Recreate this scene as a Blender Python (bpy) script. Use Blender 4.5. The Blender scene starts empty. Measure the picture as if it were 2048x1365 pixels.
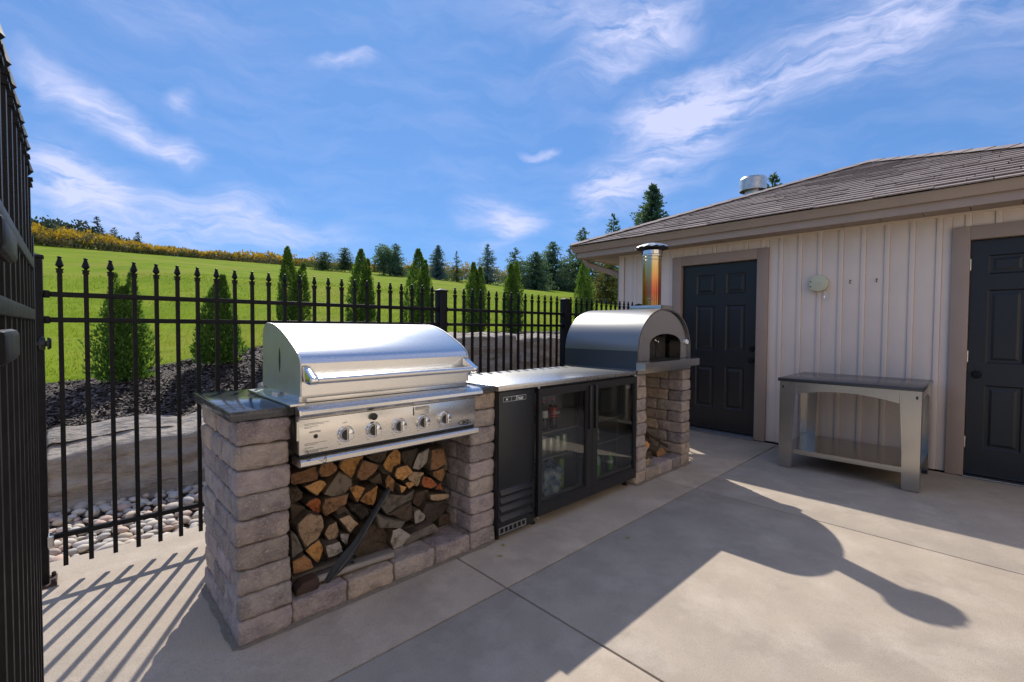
import bpy, bmesh, math, random
import numpy as np
from mathutils import Vector, Matrix, noise
R = math.radians
rnd = random.Random(7)
sc = bpy.context.scene
C = sc.collection

# ------------------------------------------------------------------ camera
cam = bpy.data.cameras.new('camera'); cam.sensor_width = 36.0; cam.lens = 16.2013
cam.clip_start = 0.02; cam.clip_end = 2000
co = bpy.data.objects.new('camera', cam); C.objects.link(co)
co.matrix_world = Matrix(((0.72288, 0.01545, -0.69080, -0.4553), (-0.69095, 0.02492, -0.72247, -2.0334),
                          (0.00605, 0.99957, 0.02869, 1.2765), (0, 0, 0, 1)))
sc.camera = co

# ------------------------------------------------------------------ light
SUN_EL, SUN_AZ = R(41.7), R(27.9)                 # azimuth from +Y towards +X
w = bpy.data.worlds.new('World'); sc.world = w; w.use_nodes = True
nt = w.node_tree; N = nt.nodes; Lk = nt.links; N.clear()
def wn(t, **k):
    n = N.new(t)
    for a, b in k.items(): setattr(n, a, b)
    return n
def wmath(op, a, b=None, c=None, clamp=False):
    n = wn('ShaderNodeMath', operation=op); n.use_clamp = clamp
    for i, v in enumerate((a, b, c)):
        if v is None: continue
        if isinstance(v, (int, float)): n.inputs[i].default_value = v
        else: Lk.new(v, n.inputs[i])
    return n.outputs[0]
sky = wn('ShaderNodeTexSky', sky_type='NISHITA'); sky.sun_disc = False
sky.sun_elevation = SUN_EL; sky.sun_rotation = SUN_AZ
sky.altitude = 300; sky.air_density = 1.0; sky.dust_density = 0.15; sky.ozone_density = 3.5
# an even, hazy-bright day: the whole dome is evened out towards the blue that the photograph shows
dv = wn('ShaderNodeVectorMath', operation='DIVIDE'); Lk.new(sky.outputs[0], dv.inputs[0]); dv.inputs[1].default_value = (1.34, 2.45, 5.7)
gm = wn('ShaderNodeGamma'); Lk.new(dv.outputs[0], gm.inputs[0]); gm.inputs[1].default_value = .48
hs = wn('ShaderNodeVectorMath', operation='MULTIPLY'); Lk.new(gm.outputs[0], hs.inputs[0]); hs.inputs[1].default_value = (1.02, 2.42, 6.2)
tc = wn('ShaderNodeTexCoord'); sp = wn('ShaderNodeSeparateXYZ'); Lk.new(tc.outputs['Generated'], sp.inputs[0])
az = wmath('ARCTAN2', sp.outputs[0], sp.outputs[1]); el = wmath('ARCSINE', sp.outputs[2])
cb = wn('ShaderNodeCombineXYZ'); Lk.new(az, cb.inputs[0]); Lk.new(el, cb.inputs[1])
# cirrus: a warp of the (azimuth, elevation) plane, hand-placed banks, fibrous noise
nw = wn('ShaderNodeTexNoise'); nw.inputs['Scale'].default_value = 5.5; nw.inputs['Detail'].default_value = 5
Lk.new(cb.outputs[0], nw.inputs['Vector'])
vs = wn('ShaderNodeVectorMath', operation='SUBTRACT'); Lk.new(nw.outputs['Color'], vs.inputs[0]); vs.inputs[1].default_value = (.5, .5, .5)
vsc = wn('ShaderNodeVectorMath', operation='SCALE'); Lk.new(vs.outputs[0], vsc.inputs[0]); vsc.inputs['Scale'].default_value = 0.12
wv = wn('ShaderNodeVectorMath', operation='ADD'); Lk.new(cb.outputs[0], wv.inputs[0]); Lk.new(vsc.outputs[0], wv.inputs[1])
BANKS = [(1.399, 0.458, -2.96, 0.128, 0.049, 0.6), (1.156, 0.425, -3.019, 0.173, 0.05, 0.9), (1.12, 0.376, -2.114, 0.091, 0.071, 0.6),
 (0.989, 0.297, -2.846, 0.11, 0.048, 0.6), (1.016, 0.537, -2.846, 0.131, 0.046, 0.75), (0.918, 0.575, -0.144, 0.209, 0.033, 0.4),
 (0.036, 0.332, -0.405, 0.1, 0.024, 0.8), (0.013, 0.225, -0.656, 0.066, 0.045, 0.95), (0.137, 0.295, -0.521, 0.03, 0.021, 0.6),
 (0.208, 0.192, -2.937, 0.119, 0.049, 0.6), (0.73, 0.227, -0.117, 0.081, 0.033, 0.7), (0.747, 0.198, -2.613, 0.071, 0.031, 0.5),
 (0.417, 0.488, 0.152, 0.055, 0.012, 0.75), (0.82, 0.378, -0.015, 0.037, 0.010, 0.55), (0.143, 0.371, 0.656, 0.031, 0.018, 0.45),
 (0.969, 0.279, 0.606, 0.1, 0.049, 0.5), (0.02, 0.19, -.2, .16, .05, .6), (0.33, 0.17, .1, .12, .03, .4),
 (2.6, .5, .6, .5, .16, .8), (-1.2, .45, -.4, .5, .14, .8), (-2.4, .6, .3, .6, .16, .8), (2.0, .8, .4, .7, .14, .75), (-.7, .8, -.3, .8, .15, .75), (-2.0, 1.05, .2, .9, .14, .75),  # banks from here on lie out of view, added as neutral fill light
 (1.0, 1.05, .3, .9, .13, .75), (2.9, 1.1, -.2, .9, .14, .75), (-1.9, .25, .2, .5, .08, .7), (2.2, .22, -.2, .5, .08, .7), (-3.0, .3, .1, .4, .09, .7), (0, 1.4, .1, 2.5, .10, .7), (3.1, .85, .1, .8, .2, .85), (-2.7, .95, -.2, .8, .2, .85), (1.9, .55, .2, .5, .1, .5)]
tot = None
for (x, y, a, L, W, S) in BANKS:
    m = wn('ShaderNodeMapping', vector_type='TEXTURE'); Lk.new(wv.outputs[0], m.inputs['Vector'])
    m.inputs['Location'].default_value = (x, y, 0); m.inputs['Rotation'].default_value = (0, 0, a)
    m.inputs['Scale'].default_value = (L * 1.5, W * 1.7, 1)
    ln = wn('ShaderNodeVectorMath', operation='LENGTH'); Lk.new(m.outputs[0], ln.inputs[0])
    mr = wn('ShaderNodeMapRange', interpolation_type='SMOOTHSTEP')
    Lk.new(ln.outputs['Value'], mr.inputs[0])
    mr.inputs[1].default_value = 1.0; mr.inputs[2].default_value = 0.0; mr.inputs[3].default_value = 0; mr.inputs[4].default_value = S * .88
    tot = mr.outputs[0] if tot is None else wmath('ADD', tot, mr.outputs[0])
mp = wn('ShaderNodeMapping'); mp.inputs['Rotation'].default_value = (0, 0, .55); mp.inputs['Scale'].default_value = (6.0, 24, 1)
Lk.new(wv.outputs[0], mp.inputs['Vector'])
nf = wn('ShaderNodeTexNoise'); nf.inputs['Scale'].default_value = 1.3; nf.inputs['Detail'].default_value = 9; nf.inputs['Roughness'].default_value = .62
nf.inputs['Distortion'].default_value = .5
Lk.new(mp.outputs[0], nf.inputs['Vector'])
fm = wn('ShaderNodeMapRange'); Lk.new(nf.outputs[0], fm.inputs[0])
fm.inputs[1].default_value = .34; fm.inputs[2].default_value = .70; fm.inputs[3].default_value = .10; fm.inputs[4].default_value = 1.35
veil = wn('ShaderNodeTexNoise'); veil.inputs['Scale'].default_value = .8; veil.inputs['Detail'].default_value = 9; veil.inputs['Roughness'].default_value = .6; Lk.new(mp.outputs[0], veil.inputs['Vector'])
vm = wn('ShaderNodeMapRange'); Lk.new(veil.outputs[0], vm.inputs[0]); vm.inputs[1].default_value = .44; vm.inputs[2].default_value = .8; vm.inputs[3].default_value = 0; vm.inputs[4].default_value = .15
dens = wmath('ADD', wmath('MULTIPLY', tot, fm.outputs[0]), vm.outputs[0])
dens = wmath('MINIMUM', dens, .74)
mx = wn('ShaderNodeMix', data_type='RGBA'); Lk.new(dens, mx.inputs[0]); Lk.new(hs.outputs[0], mx.inputs[6])
mx.inputs[7].default_value = (6.9, 7.0, 9.3, 1)
bg = wn('ShaderNodeBackground'); bg.inputs['Strength'].default_value = 0.072; Lk.new(mx.outputs[2], bg.inputs[0])
out = wn('ShaderNodeOutputWorld'); Lk.new(bg.outputs[0], out.inputs[0])

sl = bpy.data.lights.new('sun', 'SUN'); sl.energy = 2.9; sl.angle = R(.53); sl.color = (1, .95, .87)
so = bpy.data.objects.new('sun', sl); C.objects.link(so)
sd = Vector((math.sin(SUN_AZ) * math.cos(SUN_EL), math.cos(SUN_AZ) * math.cos(SUN_EL), math.sin(SUN_EL)))
so.rotation_euler = sd.to_track_quat('Z', 'Y').to_euler(); so.location = sd * 40
vs_ = sc.view_settings; vs_.view_transform = 'Standard'; vs_.look = 'None'; vs_.exposure = 0.76; vs_.gamma = 1; vs_.use_curve_mapping = False
sc.cycles.max_bounces = 8; sc.cycles.transparent_max_bounces = 12
sc.cycles.caustics_reflective = False; sc.cycles.caustics_refractive = False

# ------------------------------------------------------------------ helpers
class MB:
    def __init__(s): s.v = []; s.f = []; s.mi = []; s.m = 0
    def add(s, vs, fs):
        o = len(s.v); s.v += [tuple(q) for q in vs]
        for f in fs: s.f.append(tuple(i + o for i in f)); s.mi.append(s.m)
        return s
    def box(s, x0, x1, y0, y1, z0, z1):
        if x0 > x1: x0, x1 = x1, x0
        if y0 > y1: y0, y1 = y1, y0
        return s.add([(x0,y0,z0),(x1,y0,z0),(x1,y1,z0),(x0,y1,z0),(x0,y0,z1),(x1,y0,z1),(x1,y1,z1),(x0,y1,z1)],
                     [(0,3,2,1),(4,5,6,7),(0,1,5,4),(1,2,6,5),(2,3,7,6),(3,0,4,7)])
    def prism(s, poly, axis, a, b, caps=True):
        """poly: 2-D points; extruded along axis ('x': poly=(y,z), 'y': (x,z), 'z': (x,y)) from a to b"""
        n = len(poly); P = {'x': lambda q, t: (t, q[0], q[1]), 'y': lambda q, t: (q[0], t, q[1]), 'z': lambda q, t: (q[0], q[1], t)}[axis]
        vs = [P(q, a) for q in poly] + [P(q, b) for q in poly]
        fs = [(i, (i+1) % n, (i+1) % n + n, i + n) for i in range(n)]
        if caps: fs += [tuple(range(n))[::-1], tuple(range(n, 2*n))]
        return s.add(vs, fs)
    def tube(s, path, r, seg=8, caps=True, square=None):
        path = [Vector(q) for q in path]; n = len(path)
        rr = r if isinstance(r, (list, tuple)) else [r] * n
        vs = []; fs = []; u = None
        for i, q in enumerate(path):
            t = (path[min(i+1, n-1)] - path[max(i-1, 0)]).normalized()
            if u is None:
                u = t.orthogonal().normalized() if abs(t.z) > .95 or square is None else Vector((0,0,1)).cross(t).normalized()
                if square is not None and abs(t.z) > .95: u = Vector(square[2])
            u = (u - t * u.dot(t)).normalized(); v_ = t.cross(u)
            if square:
                a, b = square[0] / 2, square[1] / 2
                ring = [u*a+v_*b, -u*a+v_*b, -u*a-v_*b, u*a-v_*b]
            else: ring = [(u*math.cos(k*2*math.pi/seg) + v_*math.sin(k*2*math.pi/seg)) * rr[i] for k in range(seg)]
            vs += [q + d for d in ring]
        m = 4 if square else seg
        for i in range(n-1):
            for k in range(m): fs.append((i*m+k, i*m+(k+1) % m, (i+1)*m+(k+1) % m, (i+1)*m+k))
        if caps: fs += [tuple(range(m))[::-1], tuple(range((n-1)*m, n*m))]
        return s.add(vs, fs)
    def lathe(s, prof, c=(0,0,0), axis='z', seg=16, caps=True):
        """prof: (radius, height) pairs along the axis"""
        vs = []; fs = []; n = len(prof)
        for r_, h in prof:
            for k in range(seg):
                a = 2*math.pi*k/seg; p, q = r_*math.cos(a), r_*math.sin(a)
                vs.append({'z': (c[0]+p, c[1]+q, c[2]+h), 'y': (c[0]+p, c[1]+h, c[2]+q), 'x': (c[0]+h, c[1]+p, c[2]+q)}[axis])
        for i in range(n-1):
            for k in range(seg): fs.append((i*seg+k, i*seg+(k+1) % seg, (i+1)*seg+(k+1) % seg, (i+1)*seg+k))
        if caps: fs += [tuple(range(seg))[::-1], tuple(range((n-1)*seg, n*seg))]
        return s.add(vs, fs)
    def rbox(s, x0, x1, y0, y1, z0, z1, r=.012, amp=.003, seed=0, fr=9., n=2):
        """a box with worn, rounded, slightly lumpy faces"""
        lo = (x0, y0, z0); hi = (x1, y1, z1)
        T = []
        for a in range(3):
            L = hi[a]-lo[a]; rr = min(r, L*.45)
            T.append([0, rr*.35/L, rr/L] + [rr/L + (1-2*rr/L)*k/(n+1) for k in range(1, n+1)] + [1-rr/L, 1-rr*.35/L, 1])
        idx = {}; vs = []; fs = []
        def vid(i, j, k):
            key = (i, j, k)
            if key in idx: return idx[key]
            q = [lo[a] + T[a][t]*(hi[a]-lo[a]) for a, t in zip(range(3), key)]
            inn = [min(max(q[a], lo[a]+min(r, (hi[a]-lo[a])*.45)), hi[a]-min(r, (hi[a]-lo[a])*.45)) for a in range(3)]
            d = Vector(q) - Vector(inn); l = d.length
            if l > 1e-9: d = d / l; q = Vector(inn) + d * min(r, l)
            else: d = Vector((0,0,0)); q = Vector(q)
            nz = noise.noise(Vector((q.x*fr+seed*3.1, q.y*fr+seed*1.7, q.z*fr+seed))) + .5*noise.noise(Vector((q.x*fr*3+seed, q.y*fr*3, q.z*fr*3-seed)))
            q = q + d * nz * amp
            idx[key] = len(vs); vs.append(tuple(q)); return idx[key]
        M_ = len(T[0]) - 1
        for a in range(3):
            b, c_ = (a+1) % 3, (a+2) % 3
            for side in (0, M_):
                for i in range(M_):
                    for j in range(M_):
                        def K(p, q):
                            k = [0,0,0]; k[a] = side; k[b] = p; k[c_] = q; return vid(*k)
                        f = (K(i,j), K(i+1,j), K(i+1,j+1), K(i,j+1))
                        fs.append(f if side else f[::-1])
        return s.add(vs, fs)
def sh(me, ang=40):
    me.polygons.foreach_set('use_smooth', [True]*len(me.polygons))
    try: me.set_sharp_from_angle(angle=R(ang))
    except Exception: pass
def wloc(o):
    v = Vector((0,0,0))
    while o is not None: v += o.location; o = o.parent
    return v
def link(name, me, parent=None, **kw):
    o = bpy.data.objects.new(name, me); C.objects.link(o); o.parent = parent
    for k, v in kw.items(): o[k] = v
    return o
def mk(name, mb, mats, bevel=0, smooth=None, seg=2):
    me = bpy.data.meshes.new(name); me.from_pydata(mb.v, [], mb.f)
    if not isinstance(mats, (list, tuple)): mats = [mats]
    for m in mats: me.materials.append(m)
    if len(mats) > 1: me.polygons.foreach_set('material_index', mb.mi)
    bm = bmesh.new(); bm.from_mesh(me)
    bmesh.ops.recalc_face_normals(bm, faces=bm.faces)
    if bevel:
        es = [e for e in bm.edges if len(e.link_faces) == 2 and e.calc_face_angle(0) > .5]
        bmesh.ops.bevel(bm, geom=es, offset=bevel, segments=seg, affect='EDGES', profile=.5, clamp_overlap=True)
    bm.to_mesh(me); bm.free(); me.update()
    if smooth or bevel: sh(me, smooth or 40)
    return me
def obj(name, mb, mats, parent=None, bevel=0, smooth=None, local=False, seg=2, **kw):
    """one mesh object; coordinates are the world's unless local"""
    if parent is not None and not local:
        l = wloc(parent); mb.v = [(q[0]-l.x, q[1]-l.y, q[2]-l.z) for q in mb.v]
    return link(name, mk(name, mb, mats, bevel, smooth, seg), parent, **kw)
def thing(name, label, cat, loc=(0,0,0), rz=0, group=None):
    o = bpy.data.objects.new(name, None); C.objects.link(o); o.location = loc; o.rotation_euler = (0,0,rz)
    o.empty_display_size = .1; o['label'] = label; o['category'] = cat
    if group: o['group'] = group
    return o
def tag(o, label, cat, group=None):
    o['label'] = label; o['category'] = cat
    if group: o['group'] = group
    return o
def text_mesh(name, body, size, mat, depth=.0006, shear=0., M=None, bold=0):
    cu = bpy.data.curves.new(name, 'FONT'); cu.body = body; cu.size = size; cu.extrude = depth; cu.shear = shear
    cu.align_x = 'CENTER'; cu.align_y = 'CENTER'; cu.offset = bold; cu.resolution_u = 3
    o = bpy.data.objects.new(name, cu); C.objects.link(o)
    me = bpy.data.meshes.new_from_object(o.evaluated_get(bpy.context.evaluated_depsgraph_get()))
    bpy.data.objects.remove(o); bpy.data.curves.remove(cu)
    if M is not None: me.transform(M)
    me.materials.clear(); me.materials.append(mat); me.name = name
    return me
FRONT = Matrix(((1,0,0,0),(0,0,-1,0),(0,1,0,0),(0,0,0,1)))      # text facing -Y, reading along +X

# ------------------------------------------------------------------ materials
def mat(name, a, b=None, sc_=8., detail=6, rough=.6, metal=0., bump=0., bsc=None, mapscale=None, objrand=None, contrast=(.35,.65),
        speck=None, spec=None, rough2=None, coat=0., transl=0., attr=None, objcolor=False, c=None, csc=2., ccon=(.5,.7), d=None, dsc=1., dcon=(.5,.7), rings=False, bdist=.01):
    m = bpy.data.materials.new(name); m.use_nodes = True; nt = m.node_tree; n = nt.nodes; l = nt.links
    p = n['Principled BSDF']; p.inputs['Roughness'].default_value = rough; p.inputs['Metallic'].default_value = metal
    if spec is not None: p.inputs['Specular IOR Level'].default_value = spec
    if coat: p.inputs['Coat Weight'].default_value = coat; p.inputs['Coat Roughness'].default_value = .08
    tcn = n.new('ShaderNodeTexCoord'); vec = tcn.outputs['Object']
    if objrand or objcolor:
        oi = n.new('ShaderNodeObjectInfo')
        av = n.new('ShaderNodeVectorMath'); av.operation = 'MULTIPLY_ADD'
        cbx = n.new('ShaderNodeCombineXYZ'); l.new(oi.outputs['Random'], cbx.inputs[0]); l.new(oi.outputs['Random'], cbx.inputs[1])
        l.new(cbx.outputs[0], av.inputs[0]); av.inputs[1].default_value = (37.7, 91.3, 0); l.new(vec, av.inputs[2]); vec = av.outputs[0]
    if mapscale:
        mpn = n.new('ShaderNodeMapping'); mpn.inputs['Scale'].default_value = mapscale; l.new(vec, mpn.inputs['Vector']); vec = mpn.outputs[0]
    col = None
    def nz(s, d=6, r=.55):
        q = n.new('ShaderNodeTexNoise'); q.inputs['Scale'].default_value = s; q.inputs['Detail'].default_value = d; q.inputs['Roughness'].default_value = r
        l.new(vec, q.inputs['Vector']); return q.outputs[0]
    def mr(x, lo, hi, o0=0., o1=1.):
        q = n.new('ShaderNodeMapRange'); l.new(x, q.inputs[0]); q.inputs[1].default_value = lo; q.inputs[2].default_value = hi
        q.inputs[3].default_value = o0; q.inputs[4].default_value = o1; return q.outputs[0]
    def mix(f, x, y, mode='MIX'):
        q = n.new('ShaderNodeMix'); q.data_type = 'RGBA'; q.blend_type = mode
        if isinstance(f, float): q.inputs[0].default_value = f
        else: l.new(f, q.inputs[0])
        for i, t in ((6, x), (7, y)):
            if isinstance(t, tuple): q.inputs[i].default_value = (*t, 1)
            else: l.new(t, q.inputs[i])
        return q.outputs[2]
    base = nz(sc_, detail)
    if attr:
        at = n.new('ShaderNodeAttribute'); at.attribute_name = attr; fac = at.outputs['Fac']
        col = mix(fac, a, b)
    elif objcolor:
        col = mix(mr(base, *contrast, 0, .55), oi.outputs['Color'], (0.02,0.015,0.01)) if b is None else mix(mr(base, *contrast), oi.outputs['Color'], b)
    else: col = mix(mr(base, *contrast), a, b) if b else a
    if rings:
        wv_ = n.new('ShaderNodeTexWave'); wv_.wave_type = 'RINGS'; wv_.rings_direction = 'Y'; wv_.inputs['Scale'].default_value = 26; wv_.inputs['Distortion'].default_value = 5; wv_.inputs['Detail'].default_value = 4; wv_.inputs['Detail Scale'].default_value = 1.2
        l.new(tcn.outputs['Object'], wv_.inputs['Vector']); col = mix(mr(wv_.outputs['Fac'], .2, .9, .0, .16), col, (.12,.075,.045))
    if c: col = mix(mr(nz(csc, 10, .65), *ccon), col, c)
    if d: col = mix(mr(nz(dsc, 12, .7), *dcon), col, d)
    if objrand:
        rn = n.new('ShaderNodeValToRGB'); l.new(oi.outputs['Random'], rn.inputs[0]); rn.color_ramp.interpolation = 'LINEAR'
        els = rn.color_ramp.elements
        while len(els) < len(objrand): els.new(.5)
        for i, q in enumerate(objrand): els[i].position = i / (len(objrand) - 1); els[i].color = (*q, 1)
        col = mix(1., col, rn.outputs[0], 'MULTIPLY')
    if speck:
        col = mix(mr(nz(speck[1], 2), speck[2], speck[3]), col, speck[0])
    if isinstance(col, tuple): p.inputs['Base Color'].default_value = (*col, 1)
    else: l.new(col, p.inputs['Base Color'])
    if rough2 is not None: l.new(mr(nz(sc_*1.7, 5), .3, .7, rough, rough2), p.inputs['Roughness'])
    if bump:
        bp = n.new('ShaderNodeBump'); bp.inputs['Strength'].default_value = bump; bp.inputs['Distance'].default_value = bdist
        l.new(nz(bsc or sc_*4, 8, .6), bp.inputs['Height']); l.new(bp.outputs[0], p.inputs['Normal'])
    if transl:
        tb = n.new('ShaderNodeBsdfTranslucent'); ms = n.new('ShaderNodeMixShader'); ms.inputs[0].default_value = transl
        if isinstance(col, tuple): tb.inputs[0].default_value = (*col, 1)
        else: l.new(mix(1., col, (1.25, 1.2, .7), 'MULTIPLY'), tb.inputs[0])
        l.new(p.outputs[0], ms.inputs[1]); l.new(tb.outputs[0], ms.inputs[2])
        l.new(ms.outputs[0], n['Material Output'].inputs[0])
    return m
def glass_mat(name):
    m = bpy.data.materials.new(name); m.use_nodes = True; n = m.node_tree.nodes; l = m.node_tree.links; n.clear()
    o = n.new('ShaderNodeOutputMaterial'); t = n.new('ShaderNodeBsdfTransparent'); t.inputs[0].default_value = (.80,.84,.82,1)
    g = n.new('ShaderNodeBsdfGlossy'); g.inputs['Roughness'].default_value = .01; g.inputs[0].default_value = (.95,.97,1,1)
    fr = n.new('ShaderNodeFresnel'); fr.inputs[0].default_value = 1.9; mx_ = n.new('ShaderNodeMixShader')
    l.new(fr.outputs[0], mx_.inputs[0]); l.new(t.outputs[0], mx_.inputs[1]); l.new(g.outputs[0], mx_.inputs[2]); l.new(mx_.outputs[0], o.inputs[0])
    return m
M_concrete = mat('concrete', (.495,.414,.322), (.425,.355,.28), 3.6, 14, .93, bump=.25, bsc=190, spec=.2, c=(.57,.485,.39), csc=3.3, ccon=(.50,.72), speck=((.29,.24,.19), 230, .56, .72), d=(.37,.31,.246), dsc=2.1, dcon=(.54,.74))
M_earth = mat('earth', (.06,.05,.04), (.10,.08,.06), 9, rough=.95)
BL = [(1.0,1.0,.97),(.70,.72,.78),(1.30,1.18,.98),(.84,.80,.82),(1.04,1.01,1.08),(.62,.63,.66),(1.20,1.10,.93),(.9,.93,.98)]
M_block = mat('tumbled_block', (.52,.435,.375), (.33,.28,.262), 13, 12, .95, bump=1.0, bsc=42, bdist=.02, objrand=BL, contrast=(.3,.7), spec=.2,
              speck=((.54,.46,.40), 120, .56, .74), c=(.20,.165,.165), csc=8, ccon=(.5,.74), d=(.50,.43,.38), dsc=22, dcon=(.56,.75))
M_granite = mat('dark_granite', (.045,.047,.052), (.09,.092,.096), 260, 3, .13, contrast=(.45,.62), speck=((.21,.20,.19), 320, .64, .72))
M_quartz = mat('charcoal_quartz', (.035,.036,.040), (.055,.055,.06), 190, 3, .16)
def steel(name, col, r1, r2, ms, b=.02):
    return mat(name, col, tuple(q*.93 for q in col), 30, 5, r1, 1.0, bump=b, bsc=55, mapscale=ms, rough2=r2)
M_steel = steel('brushed_steel', (.72,.70,.67), .22, .30, (1., 60, 60), .006)
M_steel_lid = steel('lid_steel', (.76,.76,.75), .23, .28, (.5, 40, 40), .003)
M_steel_top = steel('worktop_steel', (.60,.585,.56), .25, .33, (1, 40, 1), .006)
M_steel_side = mat('matte_steel', (.62,.62,.61), (.57,.57,.56), 8, 6, .42, 1.0, rough2=.5)
M_steel_t = steel('table_steel', (.53,.505,.46), .17, .27, (30, 30, 1.2), .008)
M_steel_o = steel('oven_steel', (.28,.268,.25), .34, .40, (12, 1.5, 12), .004)
M_chrome = mat('chrome', (.78,.78,.78), rough=.09, metal=1.)
M_galv = mat('galvanised', (.63,.63,.62), (.50,.50,.50), 12, 4, .34, 1.0, rough2=.5)
M_black = mat('black_powdercoat', (.0085,.0085,.0095), (.013,.013,.015), 30, 4, .42, rough2=.55, spec=.14)
M_plastic = mat('black_plastic', (.014,.014,.015), rough=.42)
M_fridge = mat('black_vinyl_steel', (.013,.014,.016), (.019,.020,.023), 60, 4, .38, bump=.03, bsc=300)
M_liner = mat('fridge_liner', (.30,.30,.31), rough=.45)
M_glass = glass_mat('clear_glass')
M_iron = mat('cast_iron_dark', (.02,.02,.02), (.05,.045,.04), 20, rough=.7)
M_door = mat('black_door_paint', (.010,.0105,.0125), (.0125,.013,.0155), 25, 4, .42, bump=.02, bsc=120)
M_siding = mat('cream_siding', (.79,.665,.57), (.75,.63,.54), 4, 6, .62, bump=.02, bsc=90)
M_trim = mat('taupe_trim', (.37,.275,.215), (.345,.255,.20), 5, 5, .55)
M_gutter = mat('taupe_gutter', (.41,.315,.25), (.38,.29,.235), 3, 5, .42)
M_soffit = mat('taupe_soffit', (.36,.28,.225), (.33,.255,.205), 4, 4, .6)
M_shingle = mat('asphalt_shingle', (.38,.315,.28), (.28,.232,.212), 26, 8, .95, bump=.3, bsc=260, objrand=[(.88,.87,.88),(1.1,1.05,1.03),(.97,.95,.96),(1.16,1.12,1.08),(.82,.81,.82)], speck=((.30,.26,.24), 210, .6, .7))
M_alu = mat('aluminium', (.60,.60,.60), (.5,.5,.5), 20, rough=.35, metal=1.)
M_reel = mat('cream_plastic', (.60,.59,.42), (.56,.55,.39), 10, rough=.45)
M_white = mat('white_print', (.8,.8,.78), rough=.5)
M_darkprint = mat('dark_print', (.035,.033,.03), rough=.6)
M_red = mat('red_label', (.50,.018,.018), rough=.4)
M_cola = mat('cola_dark', (.02,.008,.005), rough=.15)
M_can = mat('can_body', (.65,.66,.62), (.28,.42,.22), 25, 3, .35, .3)
M_blue = mat('blue_wrap', (.10,.17,.34), (.50,.56,.62), 22, 4, .2)
M_green = mat('green_bottle', (.10,.32,.05), (.14,.40,.08), 8, rough=.3)
M_lime = mat('lime_box', (.20,.34,.04), (.25,.40,.06), 8, rough=.5)
M_mint = mat('mint_bottle', (.30,.52,.42), (.42,.60,.52), 20, rough=.25)
M_heat = bpy.data.materials.new('heat_tinted_steel')
M_boulder = mat('armour_stone', (.52,.465,.395), (.37,.325,.27), 4.5, 13, .95, bump=1.2, bsc=16, bdist=.025, spec=.15, mapscale=(.8, 1, 2.6), speck=((.50,.45,.39), 60, .58, .75), c=(.25,.215,.175), csc=3.2, ccon=(.48,.72), objrand=[(1.,.98,.96),(.88,.86,.86),(1.05,1.,.98)])
M_pebble = mat('river_pebble', (.68,.62,.54), (.54,.49,.43), 16, 7, .75, bump=.12, bsc=90,
               objrand=[(1.05,1.03,1.),(.68,.68,.72),(.95,.85,.68),(1.2,1.18,1.14),(.8,.78,.76),(1.05,.78,.66),(.60,.60,.63),(1.15,1.1,1.0)])
M_mulch = mat('bark_mulch', (.04,.029,.024), (.11,.08,.065), 18, 8, .9, attr=None, bump=.8, bsc=60)
M_chip = mat('mulch_chip', (.034,.025,.021), (.26,.20,.165), rough=.85, attr='tint')
M_lawn = mat('lawn_ground', (.235,.30,.022), (.16,.235,.014), .5, 12, 1., spec=.02, c=(.30,.285,.05), csc=.22, ccon=(.48,.68), d=(.12,.19,.012), dsc=2.2, dcon=(.5,.75), bump=.6, bsc=9)
M_grass = mat('grass_blade', (.12,.20,.012), (.26,.31,.025), rough=.8, spec=.08, attr='tint', transl=.42)
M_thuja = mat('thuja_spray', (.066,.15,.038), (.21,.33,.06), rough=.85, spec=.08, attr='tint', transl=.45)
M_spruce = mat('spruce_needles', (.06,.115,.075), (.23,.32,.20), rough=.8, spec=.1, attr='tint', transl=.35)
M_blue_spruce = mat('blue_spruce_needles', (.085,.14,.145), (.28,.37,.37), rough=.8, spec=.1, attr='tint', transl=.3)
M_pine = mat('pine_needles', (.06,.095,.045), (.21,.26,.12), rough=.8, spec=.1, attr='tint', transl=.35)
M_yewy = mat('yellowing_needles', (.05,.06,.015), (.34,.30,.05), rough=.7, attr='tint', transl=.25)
M_dark_tree = mat('far_tree_leaves', (.035,.055,.03), (.11,.14,.07), rough=.8, attr='tint', transl=.15)
M_gold = mat('goldenrod_bloom', (.36,.25,.03), (.72,.46,.04), rough=.8, attr='tint', transl=.25)
M_stalk = mat('goldenrod_stalk', (.09,.11,.035), (.32,.26,.13), rough=.85, attr='tint', transl=.2)
M_bark = mat('tree_bark', (.09,.065,.045), (.05,.038,.03), 20, rough=.95, bump=.5)
M_logbark = mat('log_bark', (.13,.10,.075), (.05,.04,.032), 16, 9, .95, bump=.8, bsc=45, mapscale=(1, .25, 1), objrand=[(1,.95,.9),(.6,.58,.56),(1.3,1.22,1.1),(.8,.7,.6)])
M_logend = mat('log_end_grain', None, (.045,.030,.02), 30, 12, .95, objcolor=True, contrast=(.50,.80), bump=.8, bsc=70, spec=.1, mapscale=(1.0, .3, 1.0), c=(.06,.042,.03), csc=16, ccon=(.58,.74), rings=True)
M_handle = mat('ash_handle', (.33,.29,.25), (.25,.21,.18), 30, 6, .6, mapscale=(.3, 4, 4))
M_rust = mat('rusty_iron', (.075,.040,.026), (.04,.027,.022), 22, 8, .85, bump=.3)
M_nylon = mat('black_nylon', (.012,.014,.017), (.022,.025,.03), 60, 4, .65, bump=.2, bsc=300)
M_leaf = mat('fallen_leaf', (.45,.36,.05), (.35,.22,.04), 30, rough=.7)
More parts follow.
